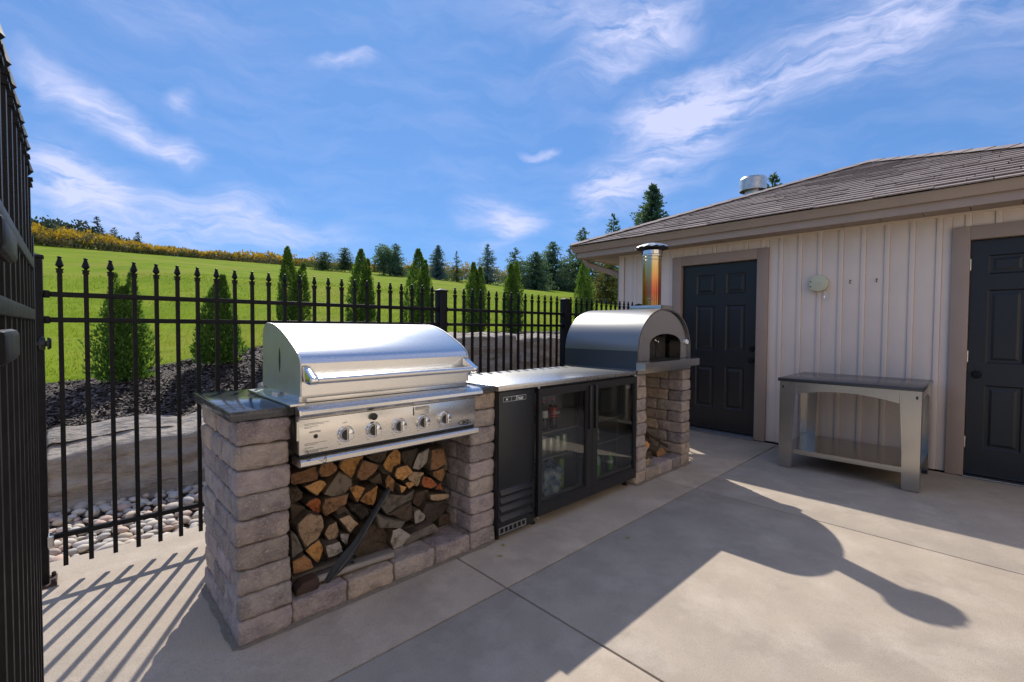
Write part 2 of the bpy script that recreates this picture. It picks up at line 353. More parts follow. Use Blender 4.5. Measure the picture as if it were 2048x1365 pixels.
def heat_nodes(m):
    m.use_nodes = True; n = m.node_tree.nodes; l = m.node_tree.links; p = n['Principled BSDF']; p.inputs['Metallic'].default_value = 1; p.inputs['Roughness'].default_value = .13
    t = n.new('ShaderNodeTexCoord'); s = n.new('ShaderNodeSeparateXYZ'); l.new(t.outputs['Object'], s.inputs[0])
    q = n.new('ShaderNodeTexNoise'); q.inputs['Scale'].default_value = 7; l.new(t.outputs['Object'], q.inputs['Vector'])
    a = n.new('ShaderNodeMath'); a.operation = 'MULTIPLY_ADD'; l.new(q.outputs[0], a.inputs[0]); a.inputs[1].default_value = .10; l.new(s.outputs[2], a.inputs[2])
    r = n.new('ShaderNodeMapRange'); l.new(a.outputs[0], r.inputs[0]); r.inputs[1].default_value = .05; r.inputs[2].default_value = .56
    c = n.new('ShaderNodeValToRGB'); l.new(r.outputs[0], c.inputs[0]); e = c.color_ramp.elements
    stops = ((.0,(.36,.20,.07)), (.22,(.42,.11,.06)), (.42,(.52,.19,.08)), (.66,(.56,.36,.14)), (.86,(.62,.52,.34)), (.93,(.70,.68,.64)))
    e[0].position = 0; e[0].color = (*stops[0][1], 1); e[1].position = .93; e[1].color = (*stops[-1][1], 1)
    for pos, cl in stops[1:-1]:
        k = e.new(pos); k.color = (*cl, 1)
    l.new(c.outputs[0], p.inputs['Base Color'])
heat_nodes(M_heat)

# ------------------------------------------------------------------ ground
def smooth(t): t = min(max(t, 0), 1); return t*t*(3-2*t)
def base(x): return .64 + .50*smooth((x+.8)/4) + .010*max(min(x, 40)-3, 0)
def terr(x, y):
    if y > 4.6:
        b = base(x); t = (y-4.6)/55.4
        z = b + (8.75+.0135*min(max(x, -60), 110)-b)*min(t, 1.0)
        if t > 1: z += .145*(y-60) if x < 6 else .145*(y-60)*max(0, 1-(x-6)/12) - .05*(y-60)*smooth((x-6)/25)
        return z + .05*noise.noise(Vector((x*.16, y*.16, 0)))*min((y-4.6)/4, 1)
    st = .41 + .30*smooth((x-.7)/.3) + .42*smooth((x-1.9)/.3)
    return st + (base(x)-st)*smooth((y-2.4)/1.7)
def edge_y(x): return 4.72 + .30*smooth((x+.6)/1.6) - .25*smooth((x-1.5)/3) + .05*noise.noise(Vector((x*1.7, 0, 3)))
def grid_sheet(name, xs, ys, zf, m, **kw):
    mb = MB(); nx, ny = len(xs), len(ys)
    mb.v = [(x, y, zf(x, y)) for y in ys for x in xs]
    mb.f = [(j*nx+i, j*nx+i+1, (j+1)*nx+i+1, (j+1)*nx+i) for j in range(ny-1) for i in range(nx-1)]
    return obj(name, mb, m, smooth=60, local=True, **kw)
def spread(a, b, n, p): return [a + (b-a)*(i/(n-1))**p for i in range(n)]
xs = [-q for q in spread(1, 400, 30, 3)][::-1] + [-.5 + .3*i for i in range(30)] + spread(9, 500, 40, 2.4)
ys = [4.1 + .12*i for i in range(18)] + spread(6.4, 60, 40, 1.5) + spread(61.5, 600, 26, 2)
def lawn_z(x, y):
    z = terr(x, y)
    return z + .015*noise.noise(Vector((x*2, y*2, 0))) if y > edge_y(x) else z - .05 - .25*(edge_y(x)-y)
grid_sheet('lawn', xs, ys, lawn_z, M_lawn, kind='structure')
grid_sheet('mulch_bed', [-8+.1*i for i in range(230)], [2.79+.06*i for i in range(46)],
           lambda x, y: terr(x, y) + .012*noise.noise(Vector((x*9, y*9, 1))) - (0 if y < edge_y(x)+.06 else .2*(y-edge_y(x)-.06)), M_mulch, kind='structure')
# earth under everything else, out to the horizon
mb = MB().add([(-500,-500,-.16),(500,-500,-.16),(500,3.4,-.16),(-500,3.4,-.16)], [(0,1,2,3)])
obj('ground', mb, M_earth, kind='structure')
patio = link('patio', mk('patio', MB().box(-6.1, 13, -9, 1.455, -.15, -.06), M_earth), None, kind='structure')
XE = [-5.1, -3.05, -.99, 1.072, 3.134, 5.2]; YE = [-8.6, -6.53, -4.5, -2.47, -.409, 1.455]
for i in range(len(XE)-1):
    for j in range(len(YE)-1):
        g = .005
        obj('concrete_slab', MB().box(XE[i]+g, XE[i+1]-g, YE[j]+g, YE[j+1]-g, -.06, rnd.uniform(-.0012, .0)), M_concrete, patio, bevel=.004)
# ------------------------------------------------------------------ river pebbles between patio and boulders
pb = grid_sheet('pebble_bed', [-8+.2*i for i in range(66)], [1.46, 1.7, 2.0, 2.3, 2.62], lambda x, y: -.075 + .05*smooth((y-1.5)/.9), M_earth, kind='structure')
pm = []
for k in range(9):
    bm = bmesh.new(); bmesh.ops.create_icosphere(bm, subdivisions=2, radius=1)
    ax = (1, rnd.uniform(.6, .9), rnd.uniform(.42, .62))
    for v in bm.verts:
        v.co *= 1 + .22*noise.noise(v.co*1.1 + Vector((k*7, 0, 0)))
        v.co = Vector((v.co.x*ax[0], v.co.y*ax[1], v.co.z*ax[2]))
    me = bpy.data.meshes.new('pebble'); bm.to_mesh(me); bm.free(); me.materials.append(M_pebble); sh(me, 180); pm.append(me)
spots = []
tries = 0
cell = {}
def free(x, y, r):
    ci, cj = int(x/.08), int(y/.08)
    for a in range(ci-2, ci+3):
        for b in range(cj-2, cj+3):
            for (p, q, s) in cell.get((a, b), ()):
                if (p-x)**2+(q-y)**2 < ((r+s)*.80)**2: return False
    return True
while tries < 26000:
    tries += 1
    x = rnd.uniform(-1.3, 1.6); y = rnd.uniform(1.49, 2.5)
    r = rnd.choice([.062, .05, .045, .04, .036, .033, .03, .026]) * (1.12 if y < 1.8 else 1)
    if y - r*.8 < 1.46: continue
    if free(x, y, r): cell.setdefault((int(x/.08), int(y/.08)), []).append((x, y, r)); spots.append((x, y, r))
spots.sort(key=lambda q: (q[0] < -.66) + (q[0] > .42)*1.0 + abs(q[0]+.1)*.01)
extra = MB(); np_ = 0
for (x, y, r) in spots:
    z = -.075 + .05*smooth((y-1.5)/.9) + r*.42 + rnd.uniform(0, .02)
    rot = Matrix.Rotation(rnd.uniform(0, 6.3), 4, 'Z') @ Matrix.Rotation(rnd.uniform(-.35, .35), 4, 'X')
    me = rnd.choice(pm)
    if np_ < 296:
        o = link('pebble', me, pb); o.matrix_local = Matrix.Translation((x, y, z)) @ rot @ Matrix.Scale(r*1.12, 4); np_ += 1
    else:
        M = Matrix.Translation((x, y, z)) @ rot @ Matrix.Scale(r*1.12, 4)
        extra.add([M @ v.co for v in me.vertices], [tuple(f.vertices) for f in me.polygons])
for k in range(420):                                              # smaller ones below, filling the gaps
    x, y = rnd.uniform(-1.0, 1.2), rnd.uniform(1.5, 2.5); me = rnd.choice(pm)
    M = Matrix.Translation((x, y, -.075 + .05*smooth((y-1.5)/.9) + .004)) @ Matrix.Rotation(rnd.uniform(0, 6), 4, 'Z') @ Matrix.Scale(rnd.uniform(.02, .03), 4)
    extra.add([M @ v.co for v in me.vertices], [tuple(f.vertices) for f in me.polygons])
obj('pebble_fill', extra, M_pebble, pb, smooth=180, kind='stuff')
# ------------------------------------------------------------------ mulch chips
def face_mesh(name, V, F, tint, m):
    me = bpy.data.meshes.new(name); me.from_pydata(V, [], F); me.materials.append(m)
    at = me.attributes.new('tint', 'FLOAT', 'FACE'); at.data.foreach_set('value', np.asarray(tint, dtype=np.float32)); me.update(); return me
V = []; F = []; T = []
for k in range(22000):
    x = rnd.uniform(-1.2, 6.5) if k % 3 else rnd.uniform(-.9, 1.2); y = rnd.uniform(2.84, 5.1)
    if y > edge_y(x)+.02: continue
    z = terr(x, y) + rnd.uniform(.004, .02); a = rnd.uniform(0, 6.3); L = rnd.uniform(.012, .05); W = rnd.uniform(.004, .011)
    d = Vector((math.cos(a), math.sin(a), rnd.uniform(-.5, .5))); p = Vector((-math.sin(a), math.cos(a), rnd.uniform(-.4, .4)))
    c = Vector((x, y, z)); o = len(V)
    V += [c-d*L-p*W, c+d*L-p*W*.6, c+d*L+p*W*.6, c-d*L+p*W]; F.append((o, o+1, o+2, o+3)); T.append(rnd.random()**2.2)
link('mulch_chips', face_mesh('mulch_chips', V, F, T, M_chip), None, kind='stuff')
# ------------------------------------------------------------------ grass blades on the near lawn
V = []; F = []; T = []
for k in range(95000):
    y = 4.4 + 17*rnd.random()**2.1; x = rnd.uniform(-1.2 - .12*y, 2.0 + 1.55*y)
    if y < edge_y(x) + .02*rnd.random() - .02: continue
    s = 1 + (y-4)*.13; z = terr(x, y) - .012
    h = rnd.uniform(.025, .055) * (1+(y-4)*.03) * (1 + .5*noise.noise(Vector((x*1.3, y*1.3, 5)))); a = rnd.uniform(0, 6.3); wd = .0032*s
    px, py = math.cos(a)*wd, math.sin(a)*wd; lx, ly = rnd.uniform(-.5, .5)*h, rnd.uniform(-.5, .5)*h
    o = len(V); V += [(x-px, y-py, z), (x+px, y+py, z), (x+lx, y+ly, z+h)]; F.append((o, o+1, o+2))
    T.append(min(1, max(0, .5 + .9*noise.noise(Vector((x*.5, y*.5, 9))) + rnd.uniform(-.3, .3))))
link('grass', face_mesh('grass', V, F, T, M_grass), None, kind='stuff')
# ------------------------------------------------------------------ armour stones
def boulder(x0, x1, y0, y1, z0, z1, label, seed, n=30, tilt=0, lean=.10, ys=.08):
    mb = MB(); mb.rbox(x0, x1, y0, y1, z0, z1, r=.035, amp=.02, seed=seed, fr=5, n=n)
    xm = (x0+x1)/2
    vv = []
    for (x, y, z) in mb.v:
        t = (z-z0)/(z1-z0)
        z2 = z + tilt*(x-xm)*t + (.034*noise.noise(Vector((x*2.2+seed, y*3, 0))) + .014*noise.noise(Vector((x*8+seed, y*8, 3))) + ys*(y-(y0+y1)/2)*(1-1.0*(x-xm)/(x1-x0)))*t
        y2 = y + lean*t*(1 if y < (y0+y1)/2 else .3) + .035*noise.noise(Vector((x*2.6, z*5+seed, 2))) + .034*noise.noise(Vector((x*4, z*12, seed))) + .016*noise.noise(Vector((x*17, z*30, seed)))
        x2 = x + .02*noise.noise(Vector((y*4, z*5, seed)))
        vv.append((x2, y2, z2))
    mb.v = vv
    c = Vector(((x0+x1)/2, (y0+y1)/2, z0)); mb.v = [(a-c.x, b-c.y, d-c.z) for a, b, d in mb.v]
    o = obj('armour_stone', mb, M_boulder, smooth=35, local=True); o.location = c
    return tag(o, label, 'boulder', 'armour stones edging the planting bed')
boulder(-.60, .78, 2.34, 2.86, -.12, .462, 'long low grey armour stone behind the fence beside the river pebbles', 3, tilt=.045, ys=.20)
boulder(-2.3, -.63, 2.28, 2.8, -.12, .45, 'low grey armour stone past the fence corner, mostly hidden by the black gate', 5)
boulder(.82, 1.95, 2.32, 2.8, -.12, .72, 'mid-height grey armour stone hidden behind the steel grill', 9)
boulder(2.0, 3.86, 2.30, 2.85, -.12, 1.185, 'tall grey armour stone standing behind the fence just left of the seam above the fridge', 12, tilt=.01, lean=.04)
boulder(3.90, 6.2, 2.32, 2.85, -.12, 1.165, 'tall grey armour stone standing behind the fence between the seam and the pizza oven', 17, lean=.04)

# ------------------------------------------------------------------ pool house (local: +X into the house, wall face at X = 0)
house = thing('pool_house', 'cream board-and-batten pool house with black doors and brown shingle hip roof', 'building', (5.226, 0, 0), -.0081)
def H(name, mb, m, parent=None, **kw): return obj(name, mb, m, parent or house, local=True, **kw)
WT = 2.31; Y1, Y0 = 1.70, -3.42
D1 = (.7587, -.1492, .045, 2.078); D2 = (-1.873, -2.787, .02, 2.062)
wall = H('wall', MB().box(.09, 6.0, Y0+.06, Y1-.06, 0, 2.32), M_siding)
H('wall', MB().box(-.002, 6.1, Y1-.058, Y1-.03, 0, WT), M_siding)
H('wall', MB().box(-.002, 6.1, Y0+.03, Y0+.058, 0, WT), M_siding)
FR = .117
def frame_top(y):
    for d in (D1, D2):
        if d[1]-FR-.002 < y < d[0]+FR+.002: return d[3]+FR
    return None
k0 = -.755
ctr = [k0 + .1835*k for k in range(-15, 14)]
for a, b in zip(ctr[:-1], ctr[1:]):
    ya, yb = a+.0205, b-.0205
    if yb > Y1-.075: yb = Y1-.078
    if ya < Y0+.02: ya = Y0+.02
    if yb-ya < .02: continue
    cuts = [ya, yb] + [q for d in (D1, D2) for q in (d[0]+FR, d[1]-FR) if ya < q < yb]; cuts.sort()
    for p, q in zip(cuts[:-1], cuts[1:]):
        ft = frame_top((p+q)/2)
        H('siding_board', MB().box(-.001, .085, p+.001, q-.001, (ft+.001) if ft else .012, WT), M_siding, wall, bevel=.003)
for c in ctr:
    if c > Y1-.1 or c < Y0+.05: continue
    ft = frame_top(c)
    H('batten', MB().box(-.014, .08, c-.0205, c+.0205, (ft+.001) if ft else .012, WT), M_siding, wall, bevel=.004)
H('corner_board', MB().box(-.018, .085, Y1-.076, Y1, .012, WT), M_siding, wall, bevel=.003)
H('corner_board', MB().box(-.018, .085, Y0, Y0+.05, .012, WT), M_siding, wall, bevel=.003)
H('frieze_strip', MB().box(-.024, .0, Y0, Y1, WT-.022, WT-.001), M_siding, wall)
def door(d, cols, rows, knob_y, knob_z, bolt_z=None, hinge=False):
    ya, yb, z0, z1 = d; X = .028
    fr = H('door_frame', MB().box(-.030, .09, ya, ya+FR, .004, z1+FR).box(-.030, .09, yb-FR, yb, .004, z1+FR).box(-.0305, .09, yb+.0005, ya-.0005, z1, z1+FR), M_trim, bevel=.003)
    mb = MB(); ys = [yb+.006] + sorted(q for c in cols for q in c) + [ya-.006]; zs = [z0] + sorted(q for r in rows for q in r) + [z1-.006]
    pan = MB()
    for i in range(len(ys)-1):
        for j in range(len(zs)-1):
            a, b, c, e = ys[i], ys[i+1], zs[j], zs[j+1]
            if i % 2 == 1 and j % 2 == 1:
                R_ = [(0, 0), (.012, .010), (.030, .010), (.048, .003)]
                vs = []
                for (ins, dep) in R_:
                    vs += [(X+dep, a+ins, c+ins), (X+dep, b-ins, c+ins), (X+dep, b-ins, e-ins), (X+dep, a+ins, e-ins)]
                fs = [(q*4+k, q*4+(k+1) % 4, (q+1)*4+(k+1) % 4, (q+1)*4+k) for q in range(3) for k in range(4)] + [(12, 13, 14, 15)]
                pan.add(vs, fs)
            else: mb.add([(X, a, c), (X, b, c), (X, b, e), (X, a, e)], [(0, 1, 2, 3)])
    mb.add([(X, ya-.006, z0), (X, yb+.006, z0), (X, yb+.006, z1-.006), (X, ya-.006, z1-.006), (X+.045, ya-.006, z0), (X+.045, yb+.006, z0), (X+.045, yb+.006, z1-.006), (X+.045, ya-.006, z1-.006)],
           [(0, 1, 5, 4), (1, 2, 6, 5), (2, 3, 7, 6), (3, 0, 4, 7), (4, 5, 6, 7)])
    dr = H('door', mb, M_door)
    n = len(pan.v)//16
    for q in range(n):
        vs = pan.v[q*16:q*16+16]
        fs = [(r*4+k, r*4+(k+1) % 4, (r+1)*4+(k+1) % 4, (r+1)*4+k) for r in range(3) for k in range(4)] + [(12, 13, 14, 15)]
        H('door_panel', MB().add(vs, fs), M_door, dr)
    H('door_knob', MB().lathe([(.033, .0), (.033, -.008), (.012, -.012), (.012, -.032), (.026, -.038), (.030, -.052), (.024, -.064), (.008, -.068)], (X, knob_y, knob_z), 'x', 18), M_black, dr, smooth=40)
    if bolt_z: H('deadbolt', MB().lathe([(.031, 0), (.031, -.012), (.026, -.018), (.008, -.02)], (X, knob_y, bolt_z), 'x', 16), M_black, dr, smooth=40)
    H('threshold', MB().prism([(-.06, .004), (-.06, .014), (-.02, z0-.012), (.09, z0-.003), (.09, .004)], 'y', yb-.001, ya+.001), M_alu)
    return dr
# prism on 'y' takes (x,z)
dr1 = door(D1, [(.345, .575), (-.012, .212)], [(.311, .822), (1.017, 1.565), (1.704, 1.945)], -.098, .913, 1.046)
dr2 = door(D2, [(-2.21, -1.985), (-2.675, -2.45)], [(.254, .806), (.994, 1.627), (1.76, 1.925)], -1.935, .895)
for z in (.3, 1.05, 1.85): H('hinge', MB().tube([(.020, D2[0]-.002, z-.05), (.020, D2[0]-.002, z+.05)], .007, 8), M_alu, dr2)
# soffit, fascia, gutters
EX = -.341; EYF = 2.33; EYN = -3.78; AX, AY = 2.71, -.725; EZ = 2.475; AZ = 3.69
sof = H('soffit', MB().box(EX+.075, 6.2, EYN+.1, EYF-.1, WT+.012, WT+.02), M_soffit)
y = EYN+.11
while y < EYF-.12:
    y2 = min(y+.30, EYF-.1); H('soffit_panel', MB().box(EX+.08, -.002, y+.003, y2-.003, WT+.001, WT+.011), M_soffit, sof); y = y2
x = .0
while x < 1.2:
    H('soffit_panel', MB().box(x+.003, x+.297, Y1+.003, EYF-.1, WT+.001, WT+.011), M_soffit, sof); x += .3
H('fascia', MB().box(EX+.062, EX+.078, EYN+.06, EYF-.062, WT-.004, EZ-.01), M_gutter)
H('fascia', MB().box(EX+.062, 6.2, EYF-.078, EYF-.062, WT-.0045, EZ-.0105), M_gutter)
prof = [(.060, -.004), (.060, -.088), (.052, -.092), (.030, -.092), (.024, -.080), (.016, -.052), (.004, -.028), (.0, -.022), (.0, -.006), (.010, -.004), (.010, -.010), (.006, -.024), (.022, -.050), (.030, -.074), (.054, -.084), (.054, -.004)]
def gutter(A, B, inward, mitA, mitB):
    A, B = Vector(A), Vector(B); d = (B-A).normalized(); vs = []
    for P, s in ((A, mitA), (B, -mitB)):
        for (o, z) in prof: q = P + Vector(inward)*o + d*s*o; vs.append((q.x, q.y, EZ+z))
    n = len(prof); return MB().add(vs, [(i, (i+1) % n, (i+1) % n+n, i+n) for i in range(n)] + [tuple(range(n)), tuple(range(n, 2*n))])
H('gutter', gutter((EX, EYF, 0), (EX, EYN, 0), (1, 0, 0), 1, 1), M_gutter, smooth=50)
H('gutter', gutter((EX, EYF, 0), (6.4, EYF, 0), (0, -1, 0), 1, 0), M_gutter, smooth=50)
H('downspout', MB().tube([(-.02, EYF-.03, 2.40), (-.02, EYF-.03, 2.30), (-.0, EYF-.055, 2.255), (.02, EYF-.10, 2.23), (.10, Y1+.12, 2.075), (.11, Y1+.055, 2.04), (.11, Y1+.045, 1.98), (.11, Y1+.045, .12)], .04, square=(.055, .075, (1, 0, 0))), M_gutter, bevel=.005)
# roof
rb = MB(); e0 = (EX+.02, EYF-.03, EZ); e1 = (EX+.02, EYN+.03, EZ); ap = (AX, AY, AZ-.012); f0 = (2*AX-EX, EYF-.03, EZ); f1 = (2*AX-EX, EYN+.03, EZ)
rb.add([e0, e1, ap, f0, f1], [(0, 1, 2), (3, 0, 2), (1, 4, 2), (4, 3, 2), (0, 3, 4, 1)])
roof = H('roof', rb, M_shingle)
sx = Vector((AX-EX, 0, AZ-EZ)); SL = sx.length; up = sx.normalized(); nrm = Vector((-up.z, 0, up.x))
exp_ = .142; crs = int(SL/exp_)+1; rs = random.Random(3)
for i in range(crs):
    s0 = i*exp_ - .03; s1 = min(s0+exp_+.05, SL+.02)
    f = max(s0, 0)/SL; f1_ = max(0, (s1-.05)/SL)
    yl = EYF - (EYF-AY)*f + .01; yn = EYN + (AY-EYN)*f - .01
    y = yl
    first = True
    while y > yn + .05:
        L = rs.uniform(.26, .50)*(.55 if first and i % 2 else 1); y2 = max(y-L, yn); first = False
        if y2 - yn < .12: y2 = yn
        p0 = Vector((EX+.0, 0, EZ)) + up*s0; p1 = Vector((EX+.0, 0, EZ)) + up*s1
        th = rs.choice([.007, .010, .013])
        off0 = .012; off1 = .001
        def lim(yy, s):                                # stay within the hips
            ff = min(max(s, 0)/SL, 1); return max(min(yy, EYF-(EYF-AY)*ff+.012), EYN+(AY-EYN)*ff-.012)
        vs = []
        for (pp, s, o_) in ((p0, s0, off0+th), (p1, s1, off1+th*.3)):
            for yy in (y-.003, y2+.003):
                q = pp + nrm*o_; vs.append((q.x, lim(yy, s), q.z)); q2 = pp + nrm*(o_-.012 if s == s0 else o_-.004); vs.append((q2.x, lim(yy, s), q2.z))
        # order: 0 top-left-low,1 its underside,2 top-right-low,3 underside,4.. upper edge
        fs = [(0, 2, 6, 4), (1, 5, 7, 3), (0, 1, 3, 2), (0, 4, 5, 1), (2, 3, 7, 6)]
        H('shingle', MB().add(vs, fs), M_shingle, roof); y = y2
A_ = Vector((EX+.0, EYF, EZ)); B_ = Vector((AX, AY, AZ)); n_ = 17; d_ = (B_-A_)/n_
for i in range(n_):                                     # hip caps
    for (P, Q) in ((A_+d_*i, A_+d_*(i+1.25)), ) :
        t = (Q-P).normalized(); side = Vector((t.y, -t.x, 0)).normalized()
        vs = []
        for (q, h) in ((P, .048), (Q, .041)):
            for s_, dz in ((-.13, -.045), (0, 0), (.13, -.045)): v = q + side*s_; vs.append((v.x, v.y, v.z+h+dz))
        vs2 = [(a, b, c-.010) for a, b, c in vs]
        H('ridge_cap', MB().add(vs+vs2, [(0, 1, 4, 3), (1, 2, 5, 4), (0, 6, 7, 1), (1, 7, 8, 2), (6, 9, 10, 7), (7, 10, 11, 8)]), M_shingle, roof)
A_ = Vector((EX+.0, EYN, EZ)); d_ = (B_-A_)/n_
mbc = MB()
for i in range(n_):
    P, Q = A_+d_*i, A_+d_*(i+1.25); t = (Q-P).normalized(); side = Vector((t.y, -t.x, 0)).normalized(); vs = []
    for (q, h) in ((P, .048), (Q, .041)):
        for s_, dz in ((-.13, -.045), (0, 0), (.13, -.045)): v = q + side*s_; vs.append((v.x, v.y, v.z+h+dz))
    H('ridge_cap', MB().add(vs, [(0, 1, 4, 3), (1, 2, 5, 4)]), M_shingle, roof)
# roof vent on the far slope
vx, vy, vz = 3.115, 1.02, 3.53
vent = H('vent_pipe', MB().lathe([(.135, -.62), (.135, .13), (.142, .13), (.142, .15), (.13, .15), (.13, .30)], (vx, vy, vz), 'z', 24), M_galv, smooth=30)
H('vent_cap', MB().lathe([(.215, .20), (.218, .205), (.218, .40), (.212, .405), (.20, .43), (.02, .45)], (vx, vy, vz), 'z', 28, caps=False), M_galv, vent, smooth=30)

# ------------------------------------------------------------------ cream house added out of view behind the camera to bounce sunlight back
res = thing('unseen_fill_house', 'added unseen cream two-storey house bouncing sunlight onto the outdoor kitchen', 'house', (-2.0, -6.9, 0))
RY = -6.9; M_stucco = mat('cream_stucco', (.82,.71,.58), (.77,.66,.53), 6, 8, .9, bump=.2, bsc=120)
rw = MB(); xs_ = [-10, -8.2, -6.8, -4.6, -3.2, -1.0, .4, 2.6, 4.0, 6.5]; zs_ = [-.1, 1.0, 2.3, 3.9, 5.2, 6.8]
for i in range(9):
    for j in range(5):
        if i % 2 == 1 and j % 2 == 1: continue
        rw.box(xs_[i], xs_[i+1], RY-.25, RY, zs_[j], zs_[j+1])
obj('wall', rw, M_stucco, res); obj('wall', MB().box(-10, 6.5, RY-9, RY-.2505, -.1, 6.8), M_stucco, res)
for i in (1, 3, 5, 7):
    for j in (1, 3):
        x0, x1, z0, z1 = xs_[i], xs_[i+1], zs_[j], zs_[j+1]
        f = obj('window', MB().box(x0, x0+.06, RY-.12, RY-.05, z0, z1).box(x1-.06, x1, RY-.12, RY-.05, z0, z1).box(x0+.06, x1-.06, RY-.12, RY-.05, z0, z0+.06).box(x0+.06, x1-.06, RY-.12, RY-.05, z1-.06, z1), M_white, res)
        obj('pane', MB().box(x0+.06, x1-.06, RY-.10, RY-.09, z0+.06, z1-.06), M_quartz, f)
obj('roof', MB().add([(-10.4, RY+.4, 6.75), (6.9, RY+.4, 6.75), (6.9, RY-9.4, 6.75), (-10.4, RY-9.4, 6.75), (-6, RY-4.5, 9.2), (2.5, RY-4.5, 9.2)], [(0,1,5,4),(1,2,5),(2,3,4,5),(3,0,4),(0,3,2,1)]), M_shingle, res)

# ------------------------------------------------------------------ picket fence and gate
BW = .0095
pk = MB().box(-BW, BW, -BW, BW, .067, 1.540).box(-.0135, .0135, -.0135, .0135, 1.536, 1.541).box(-.012, .012, -.012, .012, 1.5405, 1.551).box(-.0145, .0145, -.0145, .0145, 1.551, 1.556)
picket_me = mk('picket', pk, M_black)
fin_me = mk('finial', MB().lathe([(.007, 1.556), (.006, 1.560), (.0165, 1.573), (.015, 1.577), (.0075, 1.604), (.0065, 1.608), (.0095, 1.611), (.0085, 1.615), (.003, 1.618)], (0, 0, 0), 'z', 8), M_black, smooth=30)
def picket(par, x, y):
    o = link('picket', picket_me, par); o.location = (x, y, 0); link('finial', fin_me, o); return o
fence = thing('metal_fence', 'black metal picket fence with spear finials running behind the outdoor kitchen', 'fence', (-.59, 1.175, 0))
fx = lambda q: q + .59
posts = [-.59, 1.788, 3.40, 4.90]
for x in posts:
    mb = MB().box(x-.038, x+.038, 1.137, 1.213, .0, 1.575 if x > 0 else 1.60)
    t = 1.575 if x > 0 else 1.60
    o = obj('post', mb, M_black, fence, bevel=.004)
    cp = MB().box(x-.043, x+.043, 1.132, 1.218, t, t+.012).add([(x-.043, 1.132, t+.012), (x+.043, 1.132, t+.012), (x+.043, 1.218, t+.012), (x-.043, 1.218, t+.012), (x, 1.175, t+.027)], [(0,1,4),(1,2,4),(2,3,4),(3,0,4)])
    obj('post_cap', cp, M_black, o)
    obj('base_plate', MB().box(x-.065, x+.065, 1.11, 1.24, .001, .010).lathe([(.009, .010), (.009, .028), (.004, .032)], (x+.052, 1.128, 0), 'z', 8).lathe([(.009, .010), (.009, .028), (.004, .032)], (x+.052, 1.222, 0), 'z', 8), M_rust, o)
for a, b in zip(posts[:-1], posts[1:]):
    for z, in ((1.428,), (1.302,), (.224,)):
        obj('rail', MB().box(a+.0385, b-.0385, 1.175-.0125, 1.175+.0125, z-.0125, z+.0125), M_black, fence, bevel=.0015)
        for q in (a+.038, b-.038-.022): obj('rail_bracket', MB().box(q, q+.022, 1.155, 1.195, z-.018, z+.018), M_black, fence, bevel=.003)
for x0, n, st in ((-.493, 24, .0953), (1.932, 15, .0955), (3.497, 14, .0955)):
    for i in range(n): picket(fence, fx(x0+i*st), 0)
gate = thing('metal_gate', 'black metal picket gate standing open along the left edge of the photo', 'gate', (-.5325, -.345, 0))
for i in range(13): picket(gate, 0, -.045-i*.0953).location.z = .11 if i else .08
for z in (1.428, 1.302, .224): obj('rail', MB().box(-.5435, -.5195, -1.66, -.375, z-.0125, z+.0125), M_black, gate, bevel=.0015)
obj('end_stile', MB().box(-.5445, -.5205, -.376, -.346, .05, 1.50), M_black, gate, bevel=.002)
obj('end_stile', MB().box(-.5495, -.5105, -1.70, -1.661, .05, 1.56), M_black, gate, bevel=.002)
for z in (1.376, 1.251):
    h = obj('latch_case', MB().box(-.5192, -.505, -1.30, -1.135, z-.020, z+.020), M_black, gate, bevel=.007)
latch = obj('latch_striker', MB().lathe([(.012, 0), (.012, .02), (.030, .022), (.034, .03), (.030, .042), (.014, .044), (.014, .058), (.028, .050), (.030, .056), (.022, .064)], (-.590, 1.118, 1.187), 'x', 18), M_plastic, fence, smooth=40)
obj('gate_hinge', MB().box(-.552, -.548, 1.10, 1.16, .19, .25).lathe([(.012, 0), (.012, .05)], (-.544, 1.12, .195), 'z', 10), M_alu, fence)

# ------------------------------------------------------------------ masonry of the outdoor kitchen
def pier(par, x0, x1, y0, y1, seed, courses=9, h=.1, tops=None, start=0):
    r_ = random.Random(seed)
    for c in range(courses):
        z0 = c*h + .0012; z1 = (c+1)*h - .0012
        L = y1-y0
        cuts = [0, .36, .70, 1] if (c+start) % 2 else [0, .22, .58, 1]
        cuts = [q if q in (0, 1) else q + r_.uniform(-.02, .02) for q in cuts]
        dx = r_.uniform(-.005, .005); dy = r_.uniform(-.006, .004)
        for a, b in zip(cuts[:-1], cuts[1:]):
            e = r_.uniform(-.003, .003)
            mb = MB().rbox(x0+dx+e, x1+dx+e, y0+a*L+.0015+dy, y0+b*L-.0015+dy, z0, z1, r=.016, amp=.0062, seed=r_.random()*50, fr=24, n=6 if a == 0 else 4)
            obj('stone_block', mb, M_block, par, smooth=70)
base_ = thing('grill_base', 'tumbled grey-mauve stone block base with two piers carrying the steel grill', 'stone base', (.68, .3, 0))
pier(base_, .0, .203, 0, .64, 1)
pier(base_, 1.172, 1.357, 0, .64, 2, start=1)
cx_ = [.206, .452, .69, .935, 1.169]
for a, b in zip(cx_[:-1], cx_[1:]):
    obj('stone_block', MB().rbox(a+.002, b-.002, .002+rnd.uniform(-.004, .004), .185, .001, .1, r=.016, amp=.006, seed=rnd.random()*40, fr=16, n=4), M_block, base_, smooth=70)
cx_ = [.206, .52, .85, 1.169]
for a, b in zip(cx_[:-1], cx_[1:]):
    obj('stone_block', MB().rbox(a+.002, b-.002, .188, .50, .001, .098, r=.012, amp=.005, seed=rnd.random()*40, fr=14, n=3), M_block, base_, smooth=70)
